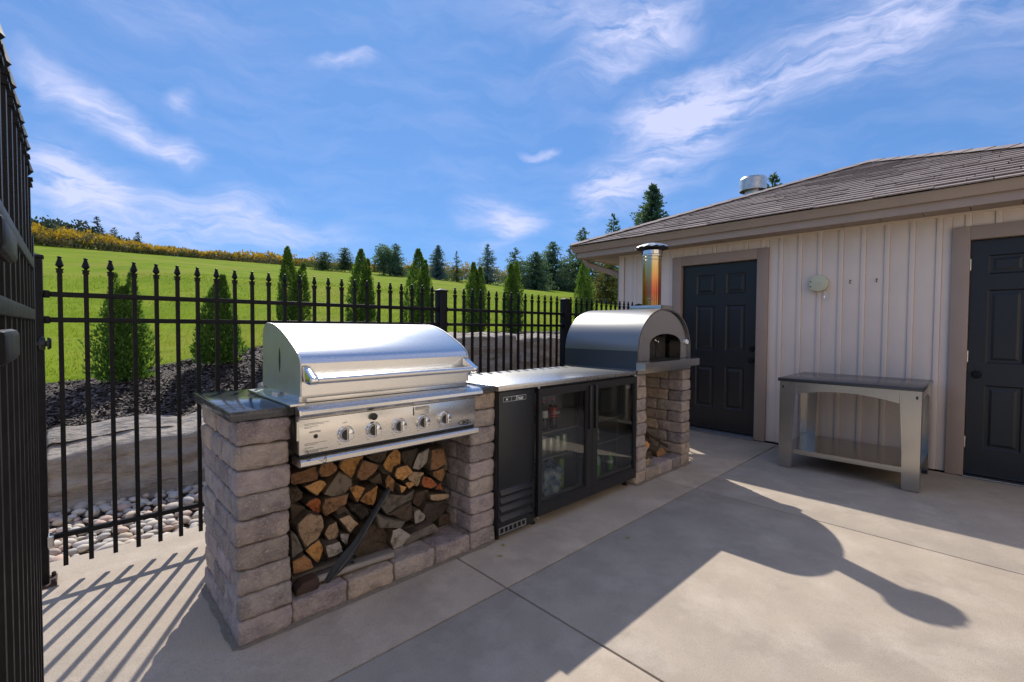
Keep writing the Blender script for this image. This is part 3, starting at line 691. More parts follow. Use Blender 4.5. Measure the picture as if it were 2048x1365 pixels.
for c in range(9):  # hidden back wall, added to keep light from behind out of the niche
    cuts = [.206, .55, .86, 1.169] if c % 2 else [.206, .42, .72, 1.169]
    for a, b in zip(cuts[:-1], cuts[1:]):
        obj('stone_block', MB().rbox(a+.002, b-.002, .50, .635, c*.1+.001 if c else .001, c*.1+.099 if c < 8 else .69 if c == 6 else c*.1+.099, r=.012, amp=.004, seed=c*7+a, fr=14, n=1), M_block, base_, smooth=70) if c < 7 else None
obase = thing('oven_base', 'tumbled grey-mauve stone block base under the pizza oven with a log niche', 'stone base', (3.31, .3, 0))
pier(obase, 2.850, 2.995, -.055, .64, 5, start=1)
pier(obase, 3.635, 3.79, -.055, .64, 6)
for a, b in ((2.998, 3.22), (3.222, 3.46), (3.462, 3.632)):
    obj('stone_block', MB().rbox(a+.001, b-.001, -.052, .12, .001, .1, r=.015, amp=.006, seed=a*9, fr=16, n=3), M_block, obase, smooth=70)
    obj('stone_block', MB().rbox(a+.001, b-.001, .123, .50, .001, .085, r=.015, amp=.006, seed=a*5, fr=16, n=2), M_block, obase, smooth=70)
for c in range(9):
    cuts = [2.998, 3.2, 3.632] if c % 2 else [2.998, 3.42, 3.632]
    for a, b in zip(cuts[:-1], cuts[1:]):
        obj('stone_block', MB().rbox(a+.001, b-.001, .503, .635, c*.1+.001, c*.1+.099, r=.012, amp=.004, seed=c*3+a, fr=14, n=1), M_block, obase, smooth=70)
# grit and dirt gathered where the bases meet the concrete
def dirt(pts, seed):
    mb = MB(); n = 60; L = [0]
    for a, b in zip(pts[:-1], pts[1:]): L.append(L[-1]+math.hypot(b[0]-a[0], b[1]-a[1]))
    vs = []
    for i in range(n+1):
        t = L[-1]*i/n; x = float(np.interp(t, L, [q[0] for q in pts])); y = float(np.interp(t, L, [q[1] for q in pts]))
        k = min(range(len(L)-1), key=lambda j: 0 if L[j] <= t <= L[j+1] else 1); dx, dy = pts[k+1][0]-pts[k][0], pts[k+1][1]-pts[k][1]; l = math.hypot(dx, dy)
        w_ = .006 + .020*abs(noise.noise(Vector((t*5, seed, 0)))) + .008*abs(noise.noise(Vector((t*31, seed, 2))))
        vs += [(x-dy/l*.03, y+dx/l*.03, .009), (x+dy/l*w_, y-dx/l*w_, .0012)]
    mb.add(vs, [(2*i, 2*i+1, 2*i+3, 2*i+2) for i in range(n)]); return mb
dirt_m = mat('gritty_dirt', (.21,.175,.135), (.29,.245,.19), 60, 8, .95, bump=.6, bsc=150)
obj('dirt_seam', dirt([(-.008, .64), (-.008, -.008), (1.36, -.008)], 1), dirt_m, base_)
obj('dirt_seam', dirt([(2.842, .2), (2.842, -.062), (3.80, -.062), (3.80, .64)], 4), dirt_m, obase)
tag(obj('countertop_slab', MB().box(-.018, .222, .003, .715, .902, .941), M_granite, bevel=.0025), 'dark speckled granite slab on the left stone pier beside the grill', 'countertop', 'granite slabs beside the grill')
tag(obj('countertop_slab', MB().box(1.167, 1.352, -.02, .66, .902, .936), M_granite, bevel=.0025), 'narrow dark granite strip between the grill and the steel fridge top', 'countertop', 'granite slabs beside the grill')

# ------------------------------------------------------------------ grill
G = thing('gas_grill', 'stainless steel built-in gas grill with domed lid and five knobs', 'grill', (.69, .25, .70))
prof = [(.03, .975), (.03, 1.113), (.040, 1.135), (.065, 1.158), (.10, 1.180), (.141, 1.200), (.185, 1.221), (.221, 1.236), (.275, 1.257), (.329, 1.273), (.37, 1.282), (.40, 1.287), (.44, 1.291), (.49, 1.293), (.525, 1.285), (.55, 1.262), (.562, 1.22), (.565, .975)]
lid = obj('lid', MB().prism(prof, 'x', .262, 1.166), M_steel_lid, G, bevel=0, smooth=24)
obj('lid_side', MB().prism([(.0275, .972)]+[(q[0]-.002 if q[0] < .1 else q[0], q[1]+.0025) for q in prof[1:-1]]+[(.567, .972)], 'x', .2545, .2615), M_steel_side, lid)
obj('lid_side', MB().prism([(.0275, .972)]+[(q[0]-.002 if q[0] < .1 else q[0], q[1]+.0025) for q in prof[1:-1]]+[(.567, .972)], 'x', 1.1665, 1.1735), M_steel_side, lid)
obj('lid_slot', MB().prism([(.30, 1.06), (.306, 1.09), (.310, 1.12), (.306, 1.15), (.30, 1.175), (.290, 1.15), (.288, 1.11), (.292, 1.08)], 'x', .2530, .2544), M_plastic, lid)
obj('lid_crease', MB().box(.258, 1.170, .0265, .0295, 1.1125, 1.1155), M_steel, lid)
hd = obj('handle', MB().tube([(.285, -.058, 1.047), (1.142, -.058, 1.047)], .0145, 18), M_steel, lid, smooth=60)
for a in (.262, 1.130):
    obj('handle_bracket', MB().prism([(.0292, 1.110), (.0292, 1.034), (-.050, 1.029), (-.068, 1.034), (-.075, 1.047), (-.070, 1.062), (-.058, 1.064)], 'x', a, a+.036), M_chrome, hd, bevel=.005)
obj('firebox', MB().box(.256, 1.172, .045, .56, .715, .972), M_steel, G)
obj('lid_sill', MB().box(.275, 1.153, .012, .045, .948, .9665), M_steel, G, bevel=.002)
obj('lid_stop', MB().lathe([(.010, 0), (.010, .012), (.005, .014)], (.238, .33, .9535), 'z', 10).lathe([(.010, 0), (.010, .012), (.005, .014)], (.238, .295, .9535), 'z', 10), M_steel, G)
bull = [(.058, .947), (-.048, .944), (-.068, .938), (-.080, .926), (-.082, .912), (-.074, .902), (-.045, .886), (-.040, .886), (.058, .886)]
obj('bullnose_trim', MB().prism(bull, 'x', .222, 1.190), M_steel, G, bevel=0, smooth=30)
obj('top_flange', MB().box(.192, .256, -.035, .60, .9425, .953), M_steel, G, bevel=.002)
obj('side_trim', MB().prism([(-.036, .80), (-.030, .9415), (-.055, .941), (-.078, .93), (-.083, .91), (-.070, .895), (-.048, .88), (-.046, .80)], 'x', .2135, .2215), M_steel, G)
cp = obj('control_panel', MB().box(.2225, 1.166, -.045, .03, .738, .8855), M_steel, G, bevel=.002)
obj('drip_rail', MB().prism([(-.040, .690), (-.072, .692), (-.078, .698), (-.078, .716), (-.072, .722), (-.030, .728), (.03, .728), (.03, .690)], 'x', .218, 1.163), M_steel, G, smooth=30)
obj('panel_gap', MB().box(.226, 1.160, -.040, .03, .728, .738), M_plastic, G)
PY = -.0452
for x in (.420, .553, .686, .820, .952):
    kb = obj('knob', MB().lathe([(.037, 0), (.037, -.006), (.033, -.010), (.029, -.010)], (x, PY, .800), 'y', 28), M_chrome, cp, smooth=35)
    obj('knob_face', MB().lathe([(.0295, -.004), (.0295, -.020), (.027, -.0235), (.001, -.024)], (x, PY, .800), 'y', 28), M_steel, kb, smooth=40)
    n = 14; inset = [(x-.0015+.0245*math.cos(math.pi/2+math.pi*i/n), .800+.0245*math.sin(math.pi/2+math.pi*i/n)) for i in range(n+1)]
    obj('knob_inset', MB().prism(inset, 'y', PY-.0225, PY-.0246), M_plastic, kb)
    n = 14; half = [(x+.002+.026*math.cos(-math.pi/2+math.pi*i/n), .800+.026*math.sin(-math.pi/2+math.pi*i/n)) for i in range(n+1)]
    obj('knob_grip', MB().prism(half, 'y', PY-.022, PY-.034), M_chrome, kb, bevel=.003)
obj('push_button', MB().lathe([(.013, 0), (.013, -.006), (.016, -.010), (.016, -.020), (.012, -.024), (.002, -.025)], (.551, PY, .862), 'y', 16), M_plastic, cp, smooth=40)
ft = obj('flip_plate', MB().box(.772, .858, PY-.004, PY, .838, .877), M_steel, cp, bevel=.0015)
obj('flip_tab', MB().prism([(PY-.004, .874), (PY-.016, .862), (PY-.017, .866), (PY-.004, .878)], 'x', .778, .856), M_steel, ft)
obj('plate_shadow_gap', MB().box(.768, .771, PY-.001, PY, .836, .878), M_plastic, ft)
obj('ignition_hole', MB().lathe([(.0095, 0), (.0095, -.0012), (.001, -.0014)], (.291, PY, .809), 'y', 14), M_plastic, cp)
link('lettering', text_mesh('lettering', 'IGNITION', .0105, M_darkprint, .0002, 0, Matrix.Translation(Vector((.288, PY-.0004, .829))-wloc(cp)) @ FRONT, .0003), cp)
link('lettering', text_mesh('lettering', 'LIGHT', .008, M_darkprint, .0002, 0, Matrix.Translation(Vector((.420, PY-.0004, .850))-wloc(cp)) @ FRONT), cp)
ln = MB(); rr = random.Random(4)                                # rows of illegibly small print
for z, n_, L in ((.866, 3, .10), (.861, 3, .08), (.853, 1, .055), (.848, 2, .03), (.782, 2, .09), (.776, 2, .05), (.764, 2, .035), (.752, 3, .09), (.747, 3, .06), (.742, 2, .05)):
    x = .245
    while x < .245+L:
        k = rr.uniform(.003, .008); ln.box(x, x+k, PY-.0004, PY+.0002, z-.0009, z+.0009); x += k+.0015
for x in (.385, .518, .65, .785, .918):
    ln.box(x, x+.004, PY-.0004, PY+.0002, .767, .7695); ln.box(x+.006, x+.016, PY-.0004, PY+.0002, .7565, .7583)
obj('fine_print', ln, M_darkprint, cp)
em = obj('emblem', MB().tube([(1.093+.042*math.cos(a), PY-.001, .7585+.0125*math.sin(a)) for a in np.linspace(.5, 2*math.pi-.1, 30)], [.0014]*30, 6), M_darkprint, cp)
link('lettering', text_mesh('lettering', 'DCS', .021, M_darkprint, .0004, .35, Matrix.Translation(Vector((1.095, PY-.0014, .7585))-wloc(em)) @ FRONT, .0006), em)
for (x, z, s) in ((.243, .738, 1), (.308, .716, 1)):
    obj('wire_hook', MB().tube([(x+.012, -.047 if z > .72 else -.079, z+.012), (x+.011, -.085, z-.004), (x+.004, -.098, z-.014), (x-.008, -.10, z-.008)], .0016, 6), M_plastic, G)

# ------------------------------------------------------------------ firewood in the grill niche
LOGS=[
('b',0.193,[(0.272,0.591),(0.379,0.607),(0.388,0.565),(0.381,0.544),(0.28,0.541),(0.271,0.55)]),
('b',0.165,[(0.38,0.588),(0.398,0.621),(0.444,0.625),(0.472,0.591),(0.462,0.571),(0.432,0.557),(0.397,0.56)]),
('o',0.214,[(0.498,0.58),(0.513,0.613),(0.633,0.617),(0.616,0.572),(0.569,0.508),(0.558,0.507)]),
('b',0.188,[(0.582,0.511),(0.59,0.546),(0.615,0.591),(0.7,0.55),(0.677,0.514),(0.631,0.489),(0.604,0.493)]),
('g',0.164,[(0.481,0.567),(0.551,0.513),(0.543,0.474),(0.501,0.453),(0.46,0.451),(0.406,0.477)]),
('o',0.184,[(0.319,0.527),(0.399,0.54),(0.426,0.514),(0.382,0.467)]),
('d',0.171,[(0.257,0.535),(0.291,0.532),(0.311,0.503),(0.309,0.48),(0.268,0.469),(0.255,0.474)]),
('r',0.175,[(0.324,0.44),(0.348,0.461),(0.383,0.457),(0.398,0.431),(0.395,0.392),(0.378,0.379),(0.354,0.41)]),
('b',0.155,[(0.397,0.427),(0.407,0.454),(0.524,0.45),(0.51,0.402),(0.462,0.385),(0.412,0.371),(0.4,0.392)]),
('o',0.159,[(0.531,0.478),(0.568,0.48),(0.614,0.455),(0.595,0.426),(0.57,0.393)]),
('o',0.173,[(0.591,0.392),(0.613,0.418),(0.687,0.448),(0.681,0.401),(0.666,0.351),(0.635,0.362)]),
('d',0.205,[(0.643,0.606),(0.709,0.61),(0.766,0.611),(0.751,0.569),(0.721,0.553),(0.668,0.58)]),
('o',0.218,[(0.743,0.535),(0.776,0.584),(0.826,0.611),(0.851,0.576),(0.848,0.513),(0.807,0.471),(0.758,0.504)]),
('o',0.187,[(0.796,0.483),(0.808,0.514),(0.871,0.515),(0.907,0.471),(0.846,0.436),(0.808,0.455)]),
('d',0.22,[(0.865,0.584),(0.964,0.584),(0.93,0.473),(0.878,0.507),(0.859,0.545)]),
('w',0.21,[(0.957,0.558),(1.033,0.579),(1.019,0.492),(0.964,0.465),(0.924,0.482)]),
('b',0.175,[(1.031,0.569),(1.109,0.567),(1.124,0.479),(1.059,0.456),(1.014,0.46),(1.024,0.517)]),
('t',0.202,[(0.886,0.437),(0.916,0.463),(0.99,0.444),(0.946,0.374),(0.929,0.39)]),
('r',0.178,[(0.964,0.399),(0.978,0.431),(1.026,0.409),(1.068,0.363),(1.019,0.351),(0.978,0.37)]),
('r',0.164,[(1.059,0.363),(1.08,0.376),(1.102,0.326),(1.045,0.346)]),
('o',0.186,[(0.858,0.419),(0.903,0.417),(0.923,0.392),(0.887,0.381)]),
('o',0.147,[(0.798,0.434),(0.844,0.409),(0.816,0.383)]),
('b',0.197,[(0.746,0.456),(0.768,0.481),(0.804,0.437),(0.795,0.383),(0.752,0.41)]),
('b',0.186,[(1.042,0.442),(1.117,0.448),(1.128,0.403),(1.103,0.366),(1.045,0.415)]),
('d',0.2,[(0.66,0.474),(0.718,0.502),(0.73,0.442),(0.683,0.453)]),
('g',0.171,[(0.744,0.391),(0.862,0.351),(0.907,0.374),(0.9,0.324),(0.75,0.274),(0.703,0.342)]),
('d',0.152,[(0.739,0.283),(0.876,0.318),(0.885,0.23),(0.844,0.22),(0.77,0.274)]),
('d',0.212,[(0.939,0.332),(1.028,0.334),(1.031,0.261),(0.979,0.239),(0.925,0.283)]),
('t',0.164,[(1.006,0.322),(1.131,0.298),(1.142,0.276),(1.066,0.272),(1.01,0.292)]),
('d',0.17,[(0.987,0.273),(1.129,0.254),(1.121,0.195),(1.021,0.151),(0.96,0.215)]),
('w',0.155,[(0.897,0.26),(0.93,0.263),(0.97,0.217),(0.957,0.192),(0.904,0.19)]),
('g',0.114,[(0.644,0.331),(0.754,0.263),(0.815,0.24),(0.791,0.214),(0.672,0.246)]),
('d',0.184,[(0.843,0.17),(0.918,0.174),(0.928,0.15),(0.895,0.137)]),
('w',0.123,[(0.747,0.207),(0.784,0.213),(0.852,0.153),(0.802,0.108),(0.753,0.104),(0.735,0.151)]),
('g',0.117,[(0.848,0.156),(0.993,0.176),(1.034,0.122),(0.899,0.118),(0.817,0.105)]),
('d',0.16,[(0.617,0.256),(0.685,0.252),(0.738,0.176),(0.743,0.119),(0.644,0.104),(0.583,0.104),(0.54,0.149),(0.562,0.215)]),
('t',0.114,[(0.459,0.353),(0.51,0.359),(0.554,0.305),(0.512,0.269)]),
('t',0.15,[(0.404,0.283),(0.424,0.322),(0.459,0.332),(0.476,0.261),(0.433,0.234)]),
('w',0.124,[(0.468,0.277),(0.514,0.263),(0.503,0.21),(0.473,0.241)]),
('t',0.122,[(0.269,0.376),(0.319,0.419),(0.375,0.394),(0.386,0.337),(0.36,0.287),(0.309,0.26),(0.282,0.316)]),
('d',0.187,[(0.26,0.464),(0.328,0.426),(0.314,0.367),(0.268,0.351)]),
('g',0.093,[(0.231,0.37),(0.259,0.338),(0.285,0.269),(0.236,0.248)]),
('o',0.132,[(0.308,0.245),(0.368,0.281),(0.392,0.234),(0.365,0.167)]),
('b',0.11,[(0.246,0.229),(0.295,0.24),(0.322,0.207),(0.336,0.164),(0.25,0.167)]),
('d',0.167,[(0.466,0.38),(0.508,0.389),(0.576,0.298),(0.544,0.333),(0.481,0.33)]),
('d',0.194,[(0.546,0.377),(0.611,0.365),(0.606,0.339),(0.556,0.342)]),
('d',0.153,[(0.57,0.34),(0.614,0.355),(0.63,0.324),(0.591,0.303)]),
('d',0.189,[(1.091,0.173),(1.166,0.161),(1.166,0.104),(1.084,0.104)]),
('d',0.22,[(0.717,0.539),(0.744,0.534),(0.802,0.466),(0.741,0.49)]),
('w',0.103,[(0.388,0.251),(0.454,0.249),(0.473,0.193),(0.404,0.187)]),
]
TONE = {'o': [(.60,.31,.11), (.68,.37,.15), (.55,.27,.095)], 'b': [(.38,.20,.095), (.33,.18,.10), (.43,.22,.10)], 'g': [(.23,.19,.15), (.18,.155,.13)],
        'd': [(.085,.068,.055), (.07,.06,.052), (.11,.082,.062)], 'r': [(.46,.15,.06), (.40,.13,.06)], 't': [(.48,.34,.22), (.42,.29,.19)], 'w': [(.42,.375,.33), (.35,.315,.28)], 'p': [(.42,.34,.2)]}
WORD = {'o': 'bright orange', 'b': 'orange-brown', 'g': 'grey-brown', 'd': 'dark weathered', 'r': 'reddish', 't': 'tan', 'w': 'pale grey', 'p': 'pale spotted'}
def split_log(P, y0, depth, tone, label, r_, group):
    cx = sum(q[0] for q in P)/len(P); cz = sum(q[1] for q in P)/len(P)
    a = sum(P[i][0]*P[(i+1) % len(P)][1]-P[(i+1) % len(P)][0]*P[i][1] for i in range(len(P)))
    if a < 0: P = P[::-1]
    Q = []                                                          # knock the corners off
    n = len(P)
    for i in range(n):
        p0, p1, p2 = Vector(P[i-1]), Vector(P[i]), Vector(P[(i+1) % n])
        Q += [p1.lerp(p0, .10), p1.lerp(Vector((cx, cz)), .03), p1.lerp(p2, .10), p1.lerp(p2, .5) + Vector((r_.uniform(-.003, .003), r_.uniform(-.003, .003)))]
    m = len(Q); mb = MB(); dx, dz = r_.uniform(-.02, .02), r_.uniform(-.008, .008)
    tl, tv = r_.uniform(-.10, .10), r_.uniform(-.10, .10)
    rings = []
    for t, s in ((0, 1.02), (.012, 1.06), (.5, 1.05), (1, 1.0)):
        rings.append([(cx+(q.x-cx)*s+dx*t, y0+depth*t + (tl*(q.x-cx)+tv*(q.y-cz))*(1-t), max(cz+(q.y-cz)*s+dz*t, .1005)) for q in Q])
    vs = [v for r0 in rings for v in r0]
    mb.m = 0; mb.add(vs, [(i*m+k, i*m+(k+1) % m, (i+1)*m+(k+1) % m, (i+1)*m+k) for i in range(len(rings)-1) for k in range(m)])
    rim = [(cx+(p-cx)*.90, q-.001+r_.uniform(-.003, .003), cz+(s-cz)*.90) for p, q, s in rings[0]]
    mid = [(cx+(p-cx)*.5, q-.002+r_.uniform(-.006, .005), cz+(s-cz)*.5) for p, q, s in rings[0]]
    cv = rings[0]+rim+mid+[(cx, y0+r_.uniform(-.006, .004), cz)]; s0 = r_.randrange(m); arc_ = int(m*r_.uniform(.25, .5))
    for k in range(m):
        mb.m = 0 if (k-s0) % m < arc_ else 1
        mb.add([cv[k], cv[(k+1) % m], cv[m+(k+1) % m], cv[m+k]], [(0, 1, 2, 3)])
    mb.m = 1; mb.add(cv, [(m+k, m+(k+1) % m, 2*m+(k+1) % m, 2*m+k) for k in range(m)] + [(2*m+k, 2*m+(k+1) % m, 3*m) for k in range(m)]); mb.add(rings[-1], [tuple(range(m))])
    l = Vector((cx, y0+depth/2, cz)); mb.v = [(p-l.x, q-l.y, s-l.z) for p, q, s in mb.v]
    o = obj('firewood_log', mb, [M_logbark, M_logend], local=True, smooth=35); o.location = l
    c = r_.choice(TONE[tone]); o.color = (*c, 1)
    return tag(o, label, 'log', group)
lr = random.Random(11)
def spot(x, z):
    h = 'left end' if x < .43 else 'left half' if x < .60 else 'middle' if x < .76 else 'right half' if x < .92 else 'right end'
    v = 'top' if z > .52 else 'upper' if z > .40 else 'middle' if z > .30 else 'lower' if z > .20 else 'bottom'
    return v, h
info = []
for (tone, y0, P) in LOGS:
    cx = sum(q[0] for q in P)/len(P); cz = sum(q[1] for q in P)/len(P)
    ar = abs(sum(P[i][0]*P[(i+1) % len(P)][1]-P[(i+1) % len(P)][0]*P[i][1] for i in range(len(P))))/2
    info.append((tone, y0, P, cx, cz, ar, *spot(cx, cz)))
from collections import defaultdict
grp = defaultdict(list)
for q in info: grp[(q[0], q[6], q[7])].append(q)
for key, qs in grp.items():
    qs.sort(key=lambda q: q[3])
    for i, q in enumerate(qs):
        size = 'large' if q[5] > .0115 else 'small' if q[5] < .004 else 'medium'
        which = '' if len(qs) == 1 else (', left of two' if i == 0 else ', right of two') if len(qs) == 2 else (', left of three', ', middle of three', ', right of three')[i % 3]
        split_log(q[2], q[1], .26 + .06*lr.random(), q[0], '%s %s log, %s row, %s of grill woodpile%s' % (size, WORD[q[0]], q[6], q[7], which), lr, 'split logs stacked under the grill')
# second row of logs, showing dark between the front ones
for k in range(10):
    x, z = .27 + .2*(k % 5), .22 + .2*(k//5) + .03*lr.random(); n = 7
    P = [(x+.10*math.cos(a)*lr.uniform(.8, 1.05), z+.10*math.sin(a)*lr.uniform(.8, 1.05)) for a in np.linspace(0, 2*math.pi, n+1)[:-1]]
    split_log([(min(max(p, .21), 1.166), max(q, .101)) for p, q in P], .31, .185, 'd', 'dark log in the gaps behind the front row of the woodpile, %s, %s' % (('far left', 'left', 'middle', 'right', 'far right')[k % 5], ('lower', 'upper')[k//5]), lr, 'logs behind the front row')
axe = thing('splitting_maul', 'splitting maul with rusty head and pale wooden handle lying on the stone curb', 'axe', (.32, .06, .101))
obj('handle', MB().tube([(.262, .066, .126), (.40, .066, .127), (.60, .060, .121), (.713, .060, .116)], [.016, .0165, .015, .0165], 10), M_handle, axe, smooth=60)
obj('head', MB().prism([(.232, .102), (.250, .1005), (.325, .1005), (.333, .108), (.333, .146), (.322, .153), (.262, .150), (.236, .130)], 'y', .032, .098), M_rust, axe, bevel=.005)
M_trimcord = mat('grey_piping', (.10,.105,.11), rough=.6)
tool = thing('tool_sleeve', 'slim black tool in a nylon sleeve leaning diagonally across the woodpile', 'tool', (.39, .12, .101))
pth = [(.372, .05, .112), (.42, .052, .150), (.47, .056, .190), (.515, .062, .228), (.56, .068, .280), (.62, .074, .352), (.68, .080, .424), (.708, .084, .455)]
wd = [.018, .036, .040, .030, .022, .019, .019, .014]
mb = MB(); vs = []
for q, w_ in zip(pth, wd):
    d = Vector((.70, 0, -.72))
    for (s, t) in ((1, 0), (.6, -.010), (-.6, -.010), (-1, 0), (-.6, .010), (.6, .010)): vs.append((q[0]+d.x*w_*s*.75, q[1]+t, q[2]+d.z*w_*s*.75))
mb.add(vs, [(i*6+k, i*6+(k+1) % 6, (i+1)*6+(k+1) % 6, (i+1)*6+k) for i in range(len(pth)-1) for k in range(6)] + [tuple(range(6)), tuple(range(42, 48))])
obj('sleeve', mb, M_nylon, tool, smooth=50)
obj('piping', MB().tube([(q[0]+.004, q[1]-.011, q[2]-.002) for q in pth[1:]], .0020, 6), M_trimcord, tool)
obj('piping', MB().tube([(.392, .040, .118), (.44, .041, .155), (.50, .046, .200)], .0016, 6), M_trimcord, tool)
for (a, b, lb) in (((.262, .196), (.50, .205), 'flat grey wooden slat on the stone floor at the left of the woodpile'), ((.535, .128), (.735, .104), 'flat grey wooden slat lying behind the maul handle under the woodpile')):
    tag(obj('wooden_slat', MB().tube([(a[0], a[1], .111), (b[0], b[1], .111)], .01, square=(.045, .016)), M_handle, bevel=.002), lb, 'slat')
for P, y0, dp, tn, lb in (([(3.05, .103), (3.07, .15), (3.13, .165), (3.165, .14), (3.16, .104)], .00, .30, 'p', 'pale spotted log at the front left of the oven niche'),
                  ([(3.20, .103), (3.22, .16), (3.30, .17), (3.34, .103)], .08, .34, 'd', 'dark split log on the floor in the middle of the oven niche'),
                  ([(3.40, .103), (3.39, .15), (3.46, .185), (3.55, .15), (3.56, .103)], .07, .35, 'b', 'orange-brown split log at the right of the oven niche'),
                  ([(3.26, .172), (3.25, .23), (3.33, .255), (3.38, .205), (3.34, .171)], .13, .28, 'o', 'short orange split log on top of the oven niche pile'),
                  ([(3.03, .168), (3.02, .25), (3.12, .30), (3.20, .24), (3.18, .17)], .20, .28, 'd', 'dark round log stacked at the back left of the oven niche'),
                  ([(3.42, .188), (3.45, .24), (3.53, .25), (3.58, .19), (3.55, .155)], .24, .24, 'd', 'dark weathered log leaning at the back right of the oven niche')):
    split_log(P, y0, dp, tn, lb, lr, 'split logs under the pizza oven')
tag(obj('wood_lath', MB().tube([(3.40, .42, .40), (3.585, .06, .165)], .01, square=(.03, .02)), M_rust), 'thin dark brown stick leaning across the oven niche logs', 'stick')

# ------------------------------------------------------------------ glass-door bar fridge
F = thing('bar_fridge', 'black two-door glass bar fridge with stainless steel worktop', 'fridge', (2.09, .3, 0))
FX0, FX1, FYF = 1.352, 2.832, -.028
body = obj('body', MB().box(FX0, 1.672, FYF+.004, .60, .085, .9015).box(1.6725, FX1, FYF+.004, .60, .086, .125).box(1.6725, FX1, FYF+.004, .60, .862, .9013)
           .box(FX1-.03, FX1-.0005, FYF+.005, .60, .1255, .8615).box(1.6725, FX1-.031, .56, .60, .1255, .8615), M_fridge, F)
obj('liner', MB().box(1.674, 1.677, -.02, .559, .127, .860).box(1.678, FX1-.032, .553, .559, .127, .860).box(1.678, FX1-.0325, -.02, .552, .1255, .129).box(FX1-.036, FX1-.0325, -.02, .552, .130, .859), M_liner, body)
obj('front_panel', MB().box(FX0+.004, 1.662, FYF-.004, FYF+.003, .325, .894), M_fridge, F, bevel=.003)
for z0 in (.270, .222, .170, .112):
    obj('louvre', MB().prism([(FYF+.010, z0-.004), (FYF-.012, z0+.004), (FYF-.014, z0+.010), (FYF+.002, z0+.040), (FYF+.012, z0+.040)], 'x', FX0+.018, 1.640), M_fridge, F, bevel=.002)
obj('louvre_frame', MB().box(FX0+.004, FX0+.0165, FYF-.003, FYF+.003, .09, .324).box(1.6415, 1.662, FYF-.003, FYF+.003, .09, .324), M_fridge, F)
kg = MB().box(FX0+.012, 1.585, FYF-.002, FYF+.004, .040, .047).box(FX0+.012, 1.585, FYF-.002, FYF+.004, .076, .083)
for i in range(7):
    x = FX0+.012+i*.0365; kg.box(x, x+.0075, FYF-.0025, FYF+.0035, .0401, .0829)
obj('kick_grille', kg, M_alu, F); obj('kick_plate', MB().box(FX0+.01, 1.668, FYF+.006, .58, .03, .084), M_plastic, F)
obj('kick_plate', MB().box(1.6725, FX1-.004, FYF+.05, .58, .03, .0855), M_plastic, F)
for x in (FX0+.03, 1.70, FX1-.04):
    for y in (.02, .54): obj('foot', MB().lathe([(.02, .001), (.02, .012), (.010, .014), (.010, .05)], (x, y, 0), 'z', 10), M_plastic, F)
obj('worktop', MB().prism([(1.334, .905), (1.334, .937), (2.829, .937), (2.829, .905)], 'y', -.052, .615), M_steel_top, F, bevel=.003)
bd = obj('badge', MB().box(1.388, 1.581, FYF-.0065, FYF-.004, .834, .8645), M_galv, F)
obj('badge_field', MB().box(1.391, 1.452, FYF-.0072, FYF-.0064, .837, .8615).box(1.456, 1.578, FYF-.0072, FYF-.0064, .837, .8615), mat('badge_green', (.03, .045, .04), rough=.35), bd)
obj('badge_dial', MB().lathe([(.0065, 0), (.0065, -.001)], (1.416, FYF-.0072, .849), 'y', 12), M_white, bd)
link('lettering', text_mesh('lettering', 'True', .034, M_white, .0004, .42, Matrix.Translation(Vector((1.515, FYF-.0078, .849))-wloc(bd)) @ FRONT, .0005), bd)
def fdoor(x0, x1, gx0, gx1, gz0, gz1, hx, hinge_x):
    y0, y1 = -.056, FYF-.001; z0, z1 = .072, .890
    mb = MB().prism([(x0, z0), (gx0, gz0), (gx0, gz1), (x0, z1)], 'y', y0, y1).prism([(x1, z0), (x1, z1), (gx1, gz1), (gx1, gz0)], 'y', y0, y1)
    mb.prism([(x0, z0), (x1, z0), (gx1, gz0), (gx0, gz0)], 'y', y0, y1).prism([(x0, z1), (gx0, gz1), (gx1, gz1), (x1, z1)], 'y', y0, y1)
    d = obj('door', mb, M_plastic, F)
    bz = MB().prism([(gx0, gz0), (gx0+.010, gz0+.010), (gx0+.010, gz1-.010), (gx0, gz1)], 'y', y0+.004, y1).prism([(gx1, gz0), (gx1, gz1), (gx1-.010, gz1-.010), (gx1-.010, gz0+.010)], 'y', y0+.004, y1)
    bz.prism([(gx0, gz0), (gx1, gz0), (gx1-.010, gz0+.010), (gx0+.010, gz0+.010)], 'y', y0+.004, y1).prism([(gx0, gz1), (gx0+.010, gz1-.010), (gx1-.010, gz1-.010), (gx1, gz1)], 'y', y0+.004, y1)
    obj('glazing_bead', bz, M_fridge, d)
    obj('glass', MB().add([(gx0+.009, y0+.010, gz0+.009), (gx1-.009, y0+.010, gz0+.009), (gx1-.009, y0+.010, gz1-.009), (gx0+.009, y0+.010, gz1-.009)], [(0, 1, 2, 3)]), M_glass, d)
    obj('handle', MB().prism([(hx-.015, y0-.001), (hx-.013, y0-.016), (hx-.008, y0-.020), (hx+.008, y0-.020), (hx+.013, y0-.016), (hx+.015, y0-.001)], 'z', .560, .868), M_plastic, d, bevel=.002)
    for z in (.060, .894): obj('hinge', MB().lathe([(.009, 0), (.009, .009), (.005, .011)], (hinge_x, -.044, z), 'z', 10), M_alu, d)
    return d
fdoor(1.674, 2.238, 1.702, 2.172, .145, .848, 2.206, 1.684)
dd = fdoor(2.2415, 2.832, 2.300, 2.800, .145, .848, 2.274, 2.822)
link('lettering', text_mesh('lettering', 'True', .033, M_galv, .0004, .42, Matrix.Translation(Vector((2.705, -.0485, .815))-wloc(dd)) @ FRONT, .0005), dd)
